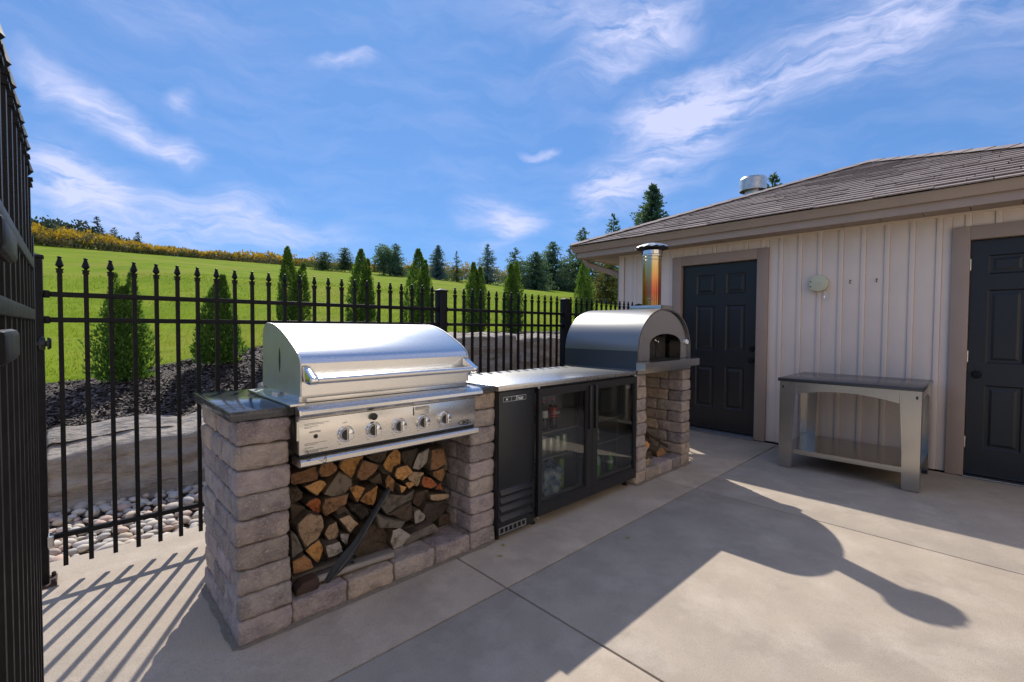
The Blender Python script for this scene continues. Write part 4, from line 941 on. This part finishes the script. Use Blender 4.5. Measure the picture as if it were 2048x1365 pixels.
for z in (.578, .402):
    wr = MB()
    for x in np.arange(1.69, 2.79, .022): wr.box(x-.0012, x+.0012, .02, .54, z-.003, z)
    wr.box(1.68, 2.792, .018, .023, z-.006, z+.001).box(1.68, 2.792, .28, .285, z-.006, z-.003).box(1.68, 2.792, .535, .54, z-.006, z+.001)
    obj('shelf', wr, M_galv, F)
obj('shelf_post', MB().box(2.155, 2.163, .03, .036, .13, .86).box(2.178, 2.188, .03, .036, .13, .86), M_alu, F)
obj('shelf_post', MB().box(2.690, 2.697, .03, .036, .13, .86), M_alu, F)
st = obj('notice_panel', MB().box(2.49, 2.66, .051, .056, .62, .785), mat('dark_panel', (.05, .06, .06), rough=.3), F)
def bottle(x, y, z, r, h, m, lab, cat, label_m=None, lz=(.35, .62), group=None, word=None, cap=M_red):
    b = thing('drink_bottle', lab, cat, (x, y, z), 0, group)
    obj('bottle_body', MB().lathe([(r*.8, 0), (r, .01), (r, h*.30), (r*.93, h*.36), (r, h*.44), (r, h*.62), (r*.75, h*.75), (r*.36, h*.86), (r*.33, h*.94)], (0, 0, 0), 'z', 20), m, b, local=True, smooth=60)
    obj('bottle_cap', MB().lathe([(r*.40, h*.93), (r*.40, h)], (0, 0, 0), 'z', 14), cap, b, local=True, smooth=40)
    if label_m:
        k = obj('bottle_label', MB().lathe([(r*1.03, h*lz[0]), (r*1.03, h*lz[1])], (0, 0, 0), 'z', 20, caps=False), label_m, b, local=True, smooth=60)
        if word: link('lettering', text_mesh('lettering', word, r*1.05, M_white, .0006, .3, Matrix.Translation((-.004, -r*1.05, h*(lz[0]+lz[1])/2)) @ FRONT, .0008), k)
    return b
cg = 'drinks on the fridge shelves'
bottle(1.872, .085, .579, .032, .205, M_cola, 'cola bottle with a white and red label, left one on the top fridge shelf', 'bottle', M_white, (.42, .66), cg)
bottle(1.966, .085, .579, .034, .210, M_cola, 'cola bottle with a red script label, right one on the top fridge shelf', 'bottle', M_red, (.38, .70), cg, 'Coca')
bottle(1.93, .26, .579, .034, .21, M_cola, 'dark cola bottle standing behind the two labelled bottles on the top shelf', 'bottle', M_red, (.40, .66), cg)
def can(x, y, z, m, lab, r=.030, h=.122):
    b = thing('drink_can', lab, 'can', (x, y, z), 0, cg)
    obj('can_body', MB().lathe([(r*.82, 0), (r, .008), (r, h-.012), (r*.86, h-.002)], (0, 0, 0), 'z', 18), m, b, local=True, smooth=50)
    obj('can_lid', MB().lathe([(r*.84, h-.003), (r*.80, h-.006)], (0, 0, 0), 'z', 18), M_alu, b, local=True)
M_cang = mat('silver_can', (.60, .60, .58), (.36, .36, .36), 18, 3, .3, .5)
for i, (x, m, l) in enumerate(((1.79, M_cang, 'silver drink can at the far left of the middle fridge shelf'), (1.86, M_cang, 'silver drink can second from left on the middle fridge shelf'), (1.93, M_cang, 'silver drink can third from left on the middle fridge shelf'),
                               (2.00, M_can, 'green and silver drink can beside the silver cans in the fridge'), (2.072, M_can, 'green and silver drink can nearest the shelf post in the fridge'))): can(x, .08, .403, m, l)
wp = MB().rbox(1.80, 2.005, .01, .26, .130, .335, r=.03, amp=.028, seed=4, fr=20, n=7)
tag(obj('water_pack', wp, M_blue, smooth=30), 'shrink-wrapped blue pack of water bottles at the bottom of the left fridge door', 'water pack')
tag(obj('drink_carton', MB().box(2.015, 2.068, .06, .12, .130, .352), M_lime, bevel=.004), 'lime green drink carton beside the water pack in the fridge', 'carton')
bottle(2.468, .085, .403, .030, .14, M_mint, 'pale bottle with a red band behind the right fridge door handle', 'bottle', M_red, (.30, .42), cg, None, M_white)
bottle(2.478, .09, .130, .042, .20, M_mint, 'mint green bottle at the bottom left of the right fridge door', 'bottle', M_green, (.1, .45), cg, None, M_white)
bottle(2.672, .09, .130, .030, .155, M_green, 'dark green bottle at the bottom middle of the right fridge door', 'bottle', M_white, (.42, .58), cg, None, M_green)

# ------------------------------------------------------------------ pizza oven
O = thing('pizza_oven', 'stainless steel arched pizza oven with chimney on a stone block base', 'pizza oven', (3.31, .3, .902))
OX0, OX1, OF, OB = 2.846, 3.782, -.050, .705
ocx = (OX0+OX1)/2; hw = (OX1-OX0)/2
def arch(hw_, zb, zs, zt, n=26):
    P = [(ocx-hw_, zb)]
    for i in range(n+1):
        a = math.pi*(1-i/n); c, s = math.cos(a), math.sin(a)
        P.append((ocx + hw_*math.copysign(abs(c)**.93, c), zs + (zt-zs)*abs(s)**.97))
    return P + [(ocx+hw_, zb)]
oa = arch(hw, .942, 1.085, 1.452); ia = arch(hw-.014, .942, 1.085, 1.438)
mb = MB(); n = len(oa); vs = [(x, OF, z) for x, z in oa] + [(x, OB, z) for x, z in oa] + [(x, OF, z) for x, z in ia] + [(x, OF+.085, z) for x, z in ia]
fs = [(i, i+1, n+i+1, n+i) for i in range(n-1)] + [(i, 2*n+i, 2*n+i+1, i+1) for i in range(n-1)] + [(2*n+i, 3*n+i, 3*n+i+1, 2*n+i+1) for i in range(n-1)] + [tuple(range(n, 2*n))]
mb.add(vs, fs)
shell = obj('dome_shell', mb, M_steel_o, O, smooth=24)
obj('side_skirt', MB().box(OX0-.0025, OX0-.0005, OF+.002, OB, .940, 1.092), mat('dark_reflection_steel', (.085, .10, .12), rough=.40, metal=.8), shell)  # steel skirt coloured dark blue-grey for the shaded surroundings it reflects
obj('rivet', MB().lathe([(.006, 0), (.005, -.004), (.001, -.005)], (OX0+.03, OB-.06, 1.165), 'x', 8), M_iron, shell)
# front panel with the arched mouth
op = [(3.066, 1.002), (3.066, 1.140)] + [(3.343 + .277*math.cos(math.pi*(1-i/14)), 1.140 + .092*math.sin(math.pi*(1-i/14))**.9) for i in range(1, 14)] + [(3.62, 1.140), (3.62, 1.002)]
fa = arch(hw-.016, .942, 1.085, 1.436, 26); m_ = len(fa); k_ = len(op)
def resample(P, n):
    L = [0]
    for a, b in zip(P[:-1], P[1:]): L.append(L[-1]+math.hypot(b[0]-a[0], b[1]-a[1]))
    return [(float(np.interp(t, L, [q[0] for q in P])), float(np.interp(t, L, [q[1] for q in P]))) for t in np.linspace(0, L[-1], n)]
A1, A2 = resample(fa, 60), resample(op, 60); mb = MB(); Yp = OF+.020
mb.add([(x, Yp, z) for x, z in A1] + [(x, Yp, z) for x, z in A2] + [(x, Yp+.02, z) for x, z in A2], [(i, i+1, 61+i, 60+i) for i in range(59)] + [(60+i, 61+i, 121+i, 120+i) for i in range(59)])
obj('front_panel', mb, M_steel_t, O, smooth=30)
mb = MB(); mb.add([(x, Yp+.02, z) for x, z in A2] + [(x, .45, z) for x, z in A2] + [(3.62, Yp+.02, 1.0018), (3.62, .45, 1.0018)], [(i, 60+i, 61+i, i+1) for i in range(59)] + [tuple(range(60, 120))])
obj('cavity', mb, M_steel_t, O, smooth=30)
obj('oven_floor', MB().box(3.06, 3.63, OF+.021, .46, .985, 1.0015), M_iron, O)
di = obj('inner_door', MB().box(3.11, 3.58, .10, .108, 1.003, 1.205), M_iron, O, bevel=.002)
obj('door_handle', MB().tube([(3.26, .098, 1.19), (3.275, .04, 1.178), (3.30, .03, 1.162)], .005, 8).lathe([(.013, 0), (.012, -.012), (.004, -.016)], (3.302, .03, 1.160), 'y', 12), M_chrome, di, smooth=40)
for x in (3.27, 3.40): obj('door_rib', MB().box(x, x+.012, .094, .0995, 1.005, 1.185), M_plastic, di)
sf = obj('front_shelf', MB().box(2.826, 3.790, -.132, OF-.0005, .996, 1.003).box(2.826, 3.790, -.134, -.130, .940, 1.004).box(2.826, 2.830, -.130, OF-.0005, .9405, .9955).box(3.786, 3.790, -.130, OF-.0005, .9405, .9955).box(2.83, 3.786, -.129, OF-.001, .940, .944), M_steel_t, O)
obj('floor_plate', MB().box(OX0-.003, OX1+.004, OF-.0004, OB+.004, .903, .9395), M_steel_t, O)
obj('thermometer', MB().lathe([(.028, .0), (.028, -.012), (.024, -.016), (.022, -.014), (.001, -.0142)], (3.722, Yp-.001, 1.155), 'y', 20), M_chrome, O, smooth=35)
obj('thermometer_face', MB().lathe([(.0215, 0), (.0215, -.001)], (3.722, Yp-.0154, 1.155), 'y', 18), M_white, O)
CX, CY = 3.43, .165
bxm = MB().box(CX-.115, CX+.125, CY-.155, CY+.16, 1.428, 1.487)
fl = obj('flue_box', bxm, M_steel_t, O, bevel=.003)
pipe_ = obj('chimney_pipe', MB().lathe([(.083, 0), (.083, .415), (.0865, .418), (.0865, .425), (.083, .428), (.083, .445), (.0885, .450), (.090, .458), (.0885, .466), (.083, .470), (.083, .505), (.078, .505), (.078, .40)], (0, 0, 0), 'z', 32, caps=False), M_heat, fl, local=True, smooth=30)
pipe_.location = Vector((CX, CY, 1.487)) - wloc(fl)
cap = MB(); sg = 40; rings = []
for (r_, h_, wv_) in ((.002, .575, 0), (.05, .572, 0), (.09, .563, .15), (.125, .548, .6), (.150, .533, 1.0)):
    rings.append([(CX+r_*math.cos(2*math.pi*k/sg), CY+r_*math.sin(2*math.pi*k/sg), 1.487+h_+.0055*wv_*math.cos(2*math.pi*k/sg*13)) for k in range(sg)])
vs = [v for q in rings for v in q]; nn = len(vs); vs += [(x, y, z-.0025) for x, y, z in vs]
cap.add(vs, [(i*sg+k, i*sg+(k+1) % sg, (i+1)*sg+(k+1) % sg, (i+1)*sg+k) for i in range(4) for k in range(sg)] + [(nn+i*sg+k, nn+(i+1)*sg+k, nn+(i+1)*sg+(k+1) % sg, nn+i*sg+(k+1) % sg) for i in range(4) for k in range(sg)])
cpo = obj('chimney_cap', cap, M_galv, fl, smooth=60)
obj('cap_underside', MB().lathe([(.02, 2.052), (.09, 2.044), (.125, 2.030), (.143, 2.012), (.140, 2.008), (.09, 2.020), (.02, 2.03)], (CX, CY, 0), 'z', 40, caps=False), M_iron, cpo)
stx = MB()
for k in range(4):
    a = .6+k*math.pi/2
    stx.tube([(CX+.084*math.cos(a), CY+.084*math.sin(a), 1.955), (CX+.090*math.cos(a), CY+.090*math.sin(a), 1.985), (CX+.128*math.cos(a), CY+.128*math.sin(a), 2.028)], .003, 6)
obj('cap_bracket', stx.tube([(CX, CY, 1.99), (CX, CY, 2.058)], .006, 6), M_iron, fl)
obj('damper_pin', MB().tube([(CX-.12, CY-.03, 1.548), (CX-.06, CY-.06, 1.548)], .0035, 6), M_chrome, fl)

# ------------------------------------------------------------------ prep table
T = thing('prep_table', 'stainless steel prep table with dark stone top against the cream wall', 'table', (4.72, -1.16, 0))
obj('tabletop', MB().box(4.285, 5.135, -1.668, -.655, .800, .830), M_quartz, T, bevel=.002)
for (s, yo) in ((1, -.665), (-1, -1.658)):
    yi = yo - s*.135; yb_ = yo - s*.108
    for (x, xi, q) in ((4.315, 4.455, 1), (5.110, 4.975, -1)):
        mb = MB().prism([(yo, .7985), (yo, .004), (yb_, .004), (yb_-s*.004, .30), (yi, .7985)], 'x', x, x+q*.003)
        mb.prism([(x+q*.0035, .798), (x+q*.0035, .004), (x+q*.105, .004), (x+q*.112, .30), (xi, .798)], 'y', yo, yo-s*.003)
        lg = obj('leg', mb, M_steel_t, T)
        obj('foot_pad', MB().box(x+q*.006, x+q*.09, yo-s*.006, yo-s*.09, .001, .0038), M_plastic, lg)
        if q == 1: obj('leg_latch', MB().box(x-.003, x-.0002, yo-s*.020, yo-s*.034, .735, .758).box(x-.004, x-.0031, yo-s*.024, yo-s*.029, .741, .752), M_plastic, lg)
def apron(x): 
    P = [(-.800, .7975), (-.800, .690), (-.88, .708), (-.96, .722), (-1.05, .733), (-1.16, .738), (-1.27, .733), (-1.36, .722), (-1.44, .708), (-1.523, .690), (-1.523, .7975)]
    return MB().prism(P, 'x', x, x+.003)
obj('apron', apron(4.3185), M_steel_t, T); obj('apron', apron(5.103), M_steel_t, T)
for y in (-.671, -1.655):
    P = [(4.456, .7972), (4.456, .69), (4.52, .715), (4.62, .735), (4.80, .735), (4.91, .715), (4.974, .69), (4.974, .7972)]
    obj('apron', MB().prism(P, 'y', y, y+.003), M_steel_t, T)
obj('shelf', MB().box(4.325, 5.10, -1.650, -.673, .176, .180).box(4.325, 4.328, -1.650, -.673, .138, .1755).box(5.097, 5.10, -1.650, -.673, .138, .1755), M_steel_t, T)
# ------------------------------------------------------------------ things on the wall
wx = 5.221
reel = thing('clothesline_reel', 'cream plastic retractable clothesline reel screwed to the siding', 'clothesline reel', (wx-.014, -.76, 1.756))
rp = [(.085*math.cos(a), .085*math.sin(a)) for a in np.linspace(-2.2, 2.2, 22)]
rp = [(-c-.0, s) for c, s in rp]      # (y, z): round end towards -Y
rp = rp + [(.082, .058), (.082, -.066)]
obj('case', MB().prism(rp, 'x', -.062, -.001), M_reel, reel, local=True, bevel=.006)
obj('hub_screw', MB().lathe([(.008, 0), (.007, -.004)], (-.062, -.005, .002), 'x', 10), M_alu, reel, local=True)
obj('screw', MB().lathe([(.007, 0), (.006, -.003)], (-.062, .068, .022), 'x', 8).lathe([(.007, 0), (.006, -.003)], (-.062, .068, -.030), 'x', 8), M_iron, reel, local=True)
hk = obj('line_hook', MB().tube([(-.035, -.055, -.085), (-.035, -.060, -.105), (-.035, -.052, -.115), (-.035, -.066, -.125), (-.035, -.070, -.15), (-.035, -.060, -.163), (-.035, -.050, -.150), (-.035, -.054, -.128)], .0042, 6), M_chrome, reel, local=True)
for y, lb in ((-1.022, 'small dark screw hook on the siding nearer the clothesline reel'), (-1.233, 'small dark screw hook on the siding farther from the clothesline reel')):
    h = MB().tube([(-.001, 0, .012), (-.018, 0, .014), (-.024, .002, .004), (-.022, .003, -.010), (-.014, .003, -.016)], .0035, 6).lathe([(.007, 0), (.006, -.004)], (0, 0, .012), 'x', 8).lathe([(.006, 0), (.005, -.004)], (0, 0, -.014), 'x', 8)
    o = obj('wall_hook', h, M_iron, local=True); o.location = (wx-.004, y, 1.76); tag(o, lb, 'hook', 'hooks on the siding')
for (x, y, a, lb) in ((1.98, -.521, .4, 'small yellow leaf lying on the concrete in front of the fridge doors'), (1.355, -.075, 1.5, 'tiny yellow leaf beside the right stone pier at the fridge grille'), (1.256, -.157, 2.4, 'tiny yellow leaf on the concrete in front of the right pier')):
    P = [(math.cos(t)*.018*(1 if i % 2 else .65), math.sin(t)*.010*(1 if i % 2 else .7)) for i, t in enumerate(np.linspace(0, 2*math.pi, 11)[:-1])]
    mb = MB().add([(p*math.cos(a)-q*math.sin(a), p*math.sin(a)+q*math.cos(a), .003+.003*abs(p)/.018) for p, q in P], [tuple(range(10))])
    o = obj('fallen_leaf', mb, M_leaf, local=True); o.location = (x, y, 0); tag(o, lb, 'leaf', 'leaves on the patio')

# ------------------------------------------------------------------ vegetation
def kite(V, F, T, c, d, n, L, W, t):
    """a leaf spray: a pointed quad at c along d, lying across n"""
    p = d.cross(n)
    p = p.normalized() if p.length > 1e-6 else Vector((1, 0, 0)); o = len(V)
    V += [c, c+d*L*.45+p*W, c+d*L, c+d*L*.45-p*W]; F.append((o, o+1, o+2, o+3)); T.append(min(1, max(0, t)))
def rdir(r_): 
    a = r_.uniform(0, 6.283); z = r_.uniform(-1, 1); s = math.sqrt(1-z*z); return Vector((s*math.cos(a), s*math.sin(a), z))
def arborvitae(x, y, h, w_, leaders, label, seed, n=11000):
    r_ = random.Random(seed); z = terr(x, y) - .02
    t = thing('arborvitae', label, 'shrub', (x, y, z), 0, 'arborvitae planted in the mulch bed')
    V = []; F = []; T = []
    for k in range(n):
        lx, lh, lw = leaders[r_.randrange(len(leaders))] if r_.random() < .75 else leaders[0]
        u = r_.random()**.85; H_ = h*lh
        rad = w_*.54*lw*(1-u**1.9)**.85*min(1, .70+u*1.6) + .008
        rad *= .94 + .34*noise.noise(Vector((math.cos(a0:=r_.uniform(0, 6.283))*1.6+seed+lx*9, math.sin(a0)*1.6, u*9)))
        a = a0; q = (r_.random()**.36)*r_.choice([1, 1, 1, 1.10])
        px = lx*w_*(.35+.65*u) + rad*q*math.cos(a); py = rad*q*math.sin(a)*.92
        pz = .03 + u*H_
        d = Vector((math.cos(a)*.55+r_.uniform(-.4, .4), math.sin(a)*.55+r_.uniform(-.4, .4), 1.0+r_.uniform(-.4, .3))).normalized()
        if noise.noise(Vector((px*11+seed, py*11, pz*9))) > .22 and r_.random() < .75 and q > .5: continue
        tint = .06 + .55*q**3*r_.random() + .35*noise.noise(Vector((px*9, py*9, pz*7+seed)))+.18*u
        L = r_.uniform(.022, .05)*(1.25-.5*u); kite(V, F, T, Vector((px, py, pz)), d, rdir(r_), L, L*.26, tint)
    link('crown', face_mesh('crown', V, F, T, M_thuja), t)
    obj('trunk', MB().tube([(0, 0, -.05), (0, 0, .12), (.01, 0, h*.6)], [.022, .02, .006], 7), M_bark, t, local=True)
ARB = [(-.06, 4.2, 1.16, .58, [(0, .84, 1), (-.11, .95, .46), (.13, 1.0, .44)], 'twin-topped arborvitae, leftmost in the row, behind the fence by the gate'),
 (.78, 4.2, 1.04, .51, [(0, .92, 1.0), (.10, 1.0, .55)], 'small arborvitae second from left, rising behind the left end of the grill lid'),
 (1.6, 4.2, 1.30, .50, [(-.12, 1.0, .74), (.30, .86, .62)], 'split-topped arborvitae behind the lid of the grill'),
 (2.53, 4.2, 1.25, .50, [(0, 1.0, .95), (.22, .90, .55)], 'pointed arborvitae with a bare tip behind the middle of the grill lid'),
 (3.47, 4.2, 1.33, .56, [(0, 1.0, 1), (.25, .88, .6)], 'broad bright arborvitae just left of the middle fence post'),
 (4.63, 4.2, 1.22, .52, [(-.12, 1.0, .85), (.20, .95, .75)], 'bushy arborvitae just right of the middle fence post'),
 (5.54, 4.2, 1.34, .52, [(-.15, .95, .75), (.12, 1.0, .8)], 'slim tall arborvitae above the fridge, second right of the middle fence post'),
 (7.68, 4.2, 1.60, .60, [(0, 1.0, 1), (-.18, .82, .6), (.2, .78, .6)], 'yellow-green arborvitae nearest the pool house corner')]
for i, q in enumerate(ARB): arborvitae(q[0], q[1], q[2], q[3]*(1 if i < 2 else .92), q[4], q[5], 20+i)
def spruce(x, y, h, w_, label, seed, m=M_spruce, n=1500, dens=1., skirt=.05, power=.9, top=1., gap=0., zz=None, group='conifers on the lawn'):
    r_ = random.Random(seed); z = (terr(x, y) if zz is None else zz) - .05
    t = thing('spruce_tree', label, 'tree', (x, y, z), 0, group)
    V = []; F = []; T = []; up_ = Vector((0, 0, 1)); w_ = w_*1.5; n = int(n*1.7); power = power*.88
    nb = int(46*dens)
    for b in range(nb):
        u = skirt + (1-skirt)*(b+r_.random())/nb; L = w_*.5*max((1-u), 0)**power*r_.uniform(.75, 1.12) + .02*h*(1-u) + .012*h
        if u > .93: L *= top
        for j in range(3 if gap else 4):
            if r_.random() < gap: continue
            a = r_.uniform(0, 6.283); out = Vector((math.cos(a), math.sin(a), r_.uniform(-.22, .12)-.18*(1-u)+.35*u*u)); c0 = Vector((0, 0, u*h))
            ns = max(3, int(n/(nb*4)*(L/(w_*.28)+.3)))
            for k in range(ns):
                f = (k+.6)/ns*r_.uniform(.85, 1.1); c = c0 + out*L*f + rdir(r_)*L*.07
                d = (out*.8 + up_*r_.uniform(-.3, .35) + rdir(r_)*.75).normalized(); s = (.040*h+.10*L)*r_.uniform(.5, 1.0)*(1.2-.5*f)
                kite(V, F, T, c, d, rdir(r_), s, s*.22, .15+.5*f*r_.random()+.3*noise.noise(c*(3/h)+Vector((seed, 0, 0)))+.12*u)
    for k in range(8): kite(V, F, T, Vector((0, 0, h*(.93+.006*k))), (up_+rdir(r_)*.35).normalized(), rdir(r_), h*.05, h*.008, .5)
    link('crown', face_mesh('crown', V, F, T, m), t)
    obj('trunk', MB().tube([(0, 0, -.2), (0, 0, h*.5), (0, 0, h*.97)], [h*.022, h*.015, h*.003], 6), M_bark, t, local=True)
def broad(x, y, h, w_, label, seed, m, n=1400, group=None, zz=None, name='round_tree', lobes=9, trunk=.2):
    r_ = random.Random(seed); z = (terr(x, y) if zz is None else zz) - .05
    t = thing(name, label, 'tree', (x, y, z), 0, group); V = []; F = []; T = []
    lb = [(Vector((r_.uniform(-.32, .32)*w_, r_.uniform(-.32, .32)*w_, h*(trunk+.12+.62*r_.random()))), r_.uniform(.16, .28)*min(w_, h)) for _ in range(lobes)] + [(Vector((0, 0, h*.80)), .2*h)]
    for k in range(n):
        c0, rd = lb[r_.randrange(len(lb))]; d0 = rdir(r_); c = c0 + d0*rd*r_.random()**.35
        if c.z < .02*h: c.z = .02*h + r_.random()*.1*h
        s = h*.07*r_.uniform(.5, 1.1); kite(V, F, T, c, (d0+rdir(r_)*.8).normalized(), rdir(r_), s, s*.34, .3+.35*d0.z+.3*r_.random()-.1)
    link('crown', face_mesh('crown', V, F, T, m), t)
    obj('trunk', MB().tube([(0, 0, -.2), (0, 0, h*.35), (.02*h, 0, h*.75)], [h*.03, h*.024, h*.006], 6), M_bark, t, local=True)
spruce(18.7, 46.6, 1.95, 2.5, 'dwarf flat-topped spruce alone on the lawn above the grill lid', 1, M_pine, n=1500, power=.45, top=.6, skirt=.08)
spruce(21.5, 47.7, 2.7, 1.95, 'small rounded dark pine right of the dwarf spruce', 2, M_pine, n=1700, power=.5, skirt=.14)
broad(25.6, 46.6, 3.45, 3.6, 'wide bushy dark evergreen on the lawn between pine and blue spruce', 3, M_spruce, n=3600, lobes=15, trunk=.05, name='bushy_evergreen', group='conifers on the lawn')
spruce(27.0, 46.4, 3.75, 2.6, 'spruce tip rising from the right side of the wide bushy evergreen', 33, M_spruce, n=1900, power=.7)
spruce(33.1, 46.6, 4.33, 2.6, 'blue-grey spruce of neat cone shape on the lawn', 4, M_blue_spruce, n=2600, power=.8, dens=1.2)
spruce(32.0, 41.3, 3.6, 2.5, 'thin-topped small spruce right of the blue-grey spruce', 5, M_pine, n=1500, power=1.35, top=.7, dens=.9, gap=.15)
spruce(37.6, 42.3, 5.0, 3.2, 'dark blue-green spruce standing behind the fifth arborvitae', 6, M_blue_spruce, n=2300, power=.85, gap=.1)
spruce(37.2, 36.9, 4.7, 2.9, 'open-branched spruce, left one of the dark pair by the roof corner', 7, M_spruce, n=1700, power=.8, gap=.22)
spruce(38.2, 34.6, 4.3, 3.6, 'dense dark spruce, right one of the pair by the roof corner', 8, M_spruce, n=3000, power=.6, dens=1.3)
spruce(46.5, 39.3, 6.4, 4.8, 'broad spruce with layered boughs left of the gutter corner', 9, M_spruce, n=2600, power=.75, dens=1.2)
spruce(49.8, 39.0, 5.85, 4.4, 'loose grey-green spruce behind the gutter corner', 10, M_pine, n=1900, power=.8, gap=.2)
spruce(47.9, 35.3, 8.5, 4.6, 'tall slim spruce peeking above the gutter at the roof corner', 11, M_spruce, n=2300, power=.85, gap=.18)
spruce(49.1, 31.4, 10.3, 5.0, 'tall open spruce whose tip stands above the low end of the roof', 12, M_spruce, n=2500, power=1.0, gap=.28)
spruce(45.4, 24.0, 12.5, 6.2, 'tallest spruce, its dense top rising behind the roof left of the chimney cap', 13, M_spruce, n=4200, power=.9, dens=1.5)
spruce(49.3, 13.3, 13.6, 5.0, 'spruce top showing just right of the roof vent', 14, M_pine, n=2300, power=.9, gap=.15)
spruce(25.5, 15.9, 2.9, 2.6, 'yellowing small spruce under the downspout by the pool house', 15, M_yewy, n=2200, power=.55, gap=.1)
for i, (x, y, h) in enumerate(((50, 45, 4.2), (53.5, 43, 4.6), (57, 42, 5.0), (43.5, 42, 3.6))):
    broad(x, y, h, 5.2, ('dark bushy evergreen farthest left in the hedgerow behind the spruce pair', 'second dark bushy evergreen of the hedgerow, left of the arborvitae by the house', 'third dark bushy evergreen of the hedgerow, below the gutter corner', 'low dark bushy evergreen of the hedgerow just behind the spruce pair')[i], 60+i, M_spruce, n=1900, group='hedgerow evergreens by the roof corner', trunk=.02, name='bushy_evergreen')
# goldenrod and brush along the crest of the hill, dark trees beyond it on the left
def brush(name, m, n, hfun, lo, hi, size, seed, xr=(-14, 92), y0=59.2):
    r_ = random.Random(seed); V = []; F = []; T = []
    for k in range(n):
        x = xr[0] + xr[1]*r_.random()**1.35; y = y0 + 5.5*r_.random(); H_ = hfun(x)*(.75+.5*noise.noise(Vector((x*.55, y*.4, seed)))+.25*noise.noise(Vector((x*1.7, y, 4))))
        z = terr(x, y) + H_*r_.uniform(lo, hi) - .05; s = size*r_.uniform(.6, 1.2)
        kite(V, F, T, Vector((x, y, z)), (Vector((0, 0, 1))+rdir(r_)*.9).normalized(), rdir(r_), s, s*.30, .5+.8*noise.noise(Vector((x*.5, y*.5, z)))+r_.uniform(-.3, .3))
    link(name, face_mesh(name, V, F, T, m), None, kind='stuff')
hf = lambda x: float(np.interp(x, (-14, 0, 1.8, 3.7, 5.8, 11, 14.4, 17.7, 21.3, 24.6, 32, 45, 56, 60, 80), (2.0, 1.95, 1.7, 1.25, 1.0, 1.0, 1.2, 1.6, 1.5, 1.0, 1.4, 2.6, 3.0, 2.0, 2.0)))
brush('goldenrod', M_gold, 15000, hf, .55, 1.05, .34, 1)
brush('treeline', M_dark_tree, 9000, lambda x: float(np.interp(x, (-8, -3, -1.5, 1.7, 3, 4.3, 6, 8), (2.8, 2.8, 3.1, 2.5, 1.5, 1.3, .9, .3))), .0, 1.1, .42, 5, (-9, 17), 74)
brush('brush_stalks', M_stalk, 20000, hf, .0, .80, .40, 2)
ORD = ['first', 'second', 'third', 'fourth', 'fifth', 'sixth', 'seventh', 'eighth', 'ninth', 'tenth', 'eleventh', 'twelfth', 'thirteenth', 'fourteenth', 'fifteenth']
for i, (x, h, kd) in enumerate(((-6.0, 4.5, 0), (-3.4, 4.9, 0), (-1.8, 5.2, 0), (.2, 3.6, 0), (1.7, 4.0, 1), (2.6, 4.5, 0), (4.0, 4.9, 1), (4.9, 4.2, 1), (5.9, 3.6, 0), (6.6, 4.0, 1), (8.3, 3.8, 0), (9.7, 3.9, 0), (10.4, 3.8, 1), (13.0, 3.0, 0), (16.0, 3.1, 1))):
    y = 76 + (i % 3)*2.5; xx = x*.62 - .4; g = 8.72 + .0135*xx
    if kd: spruce(xx, y, h*1.25, 2.4, 'dark conifer, %s tree from the left in the line beyond the goldenrod' % ORD[i], 90+i, M_dark_tree, n=900, zz=g, group='dark conifers beyond the goldenrod')
    else: broad(xx, y, h*1.16, 4.8, 'dark leafy tree, %s tree from the left in the line beyond the goldenrod' % ORD[i], 90+i, M_dark_tree, n=1200, group='dark leafy trees beyond the goldenrod', zz=g, trunk=.05)
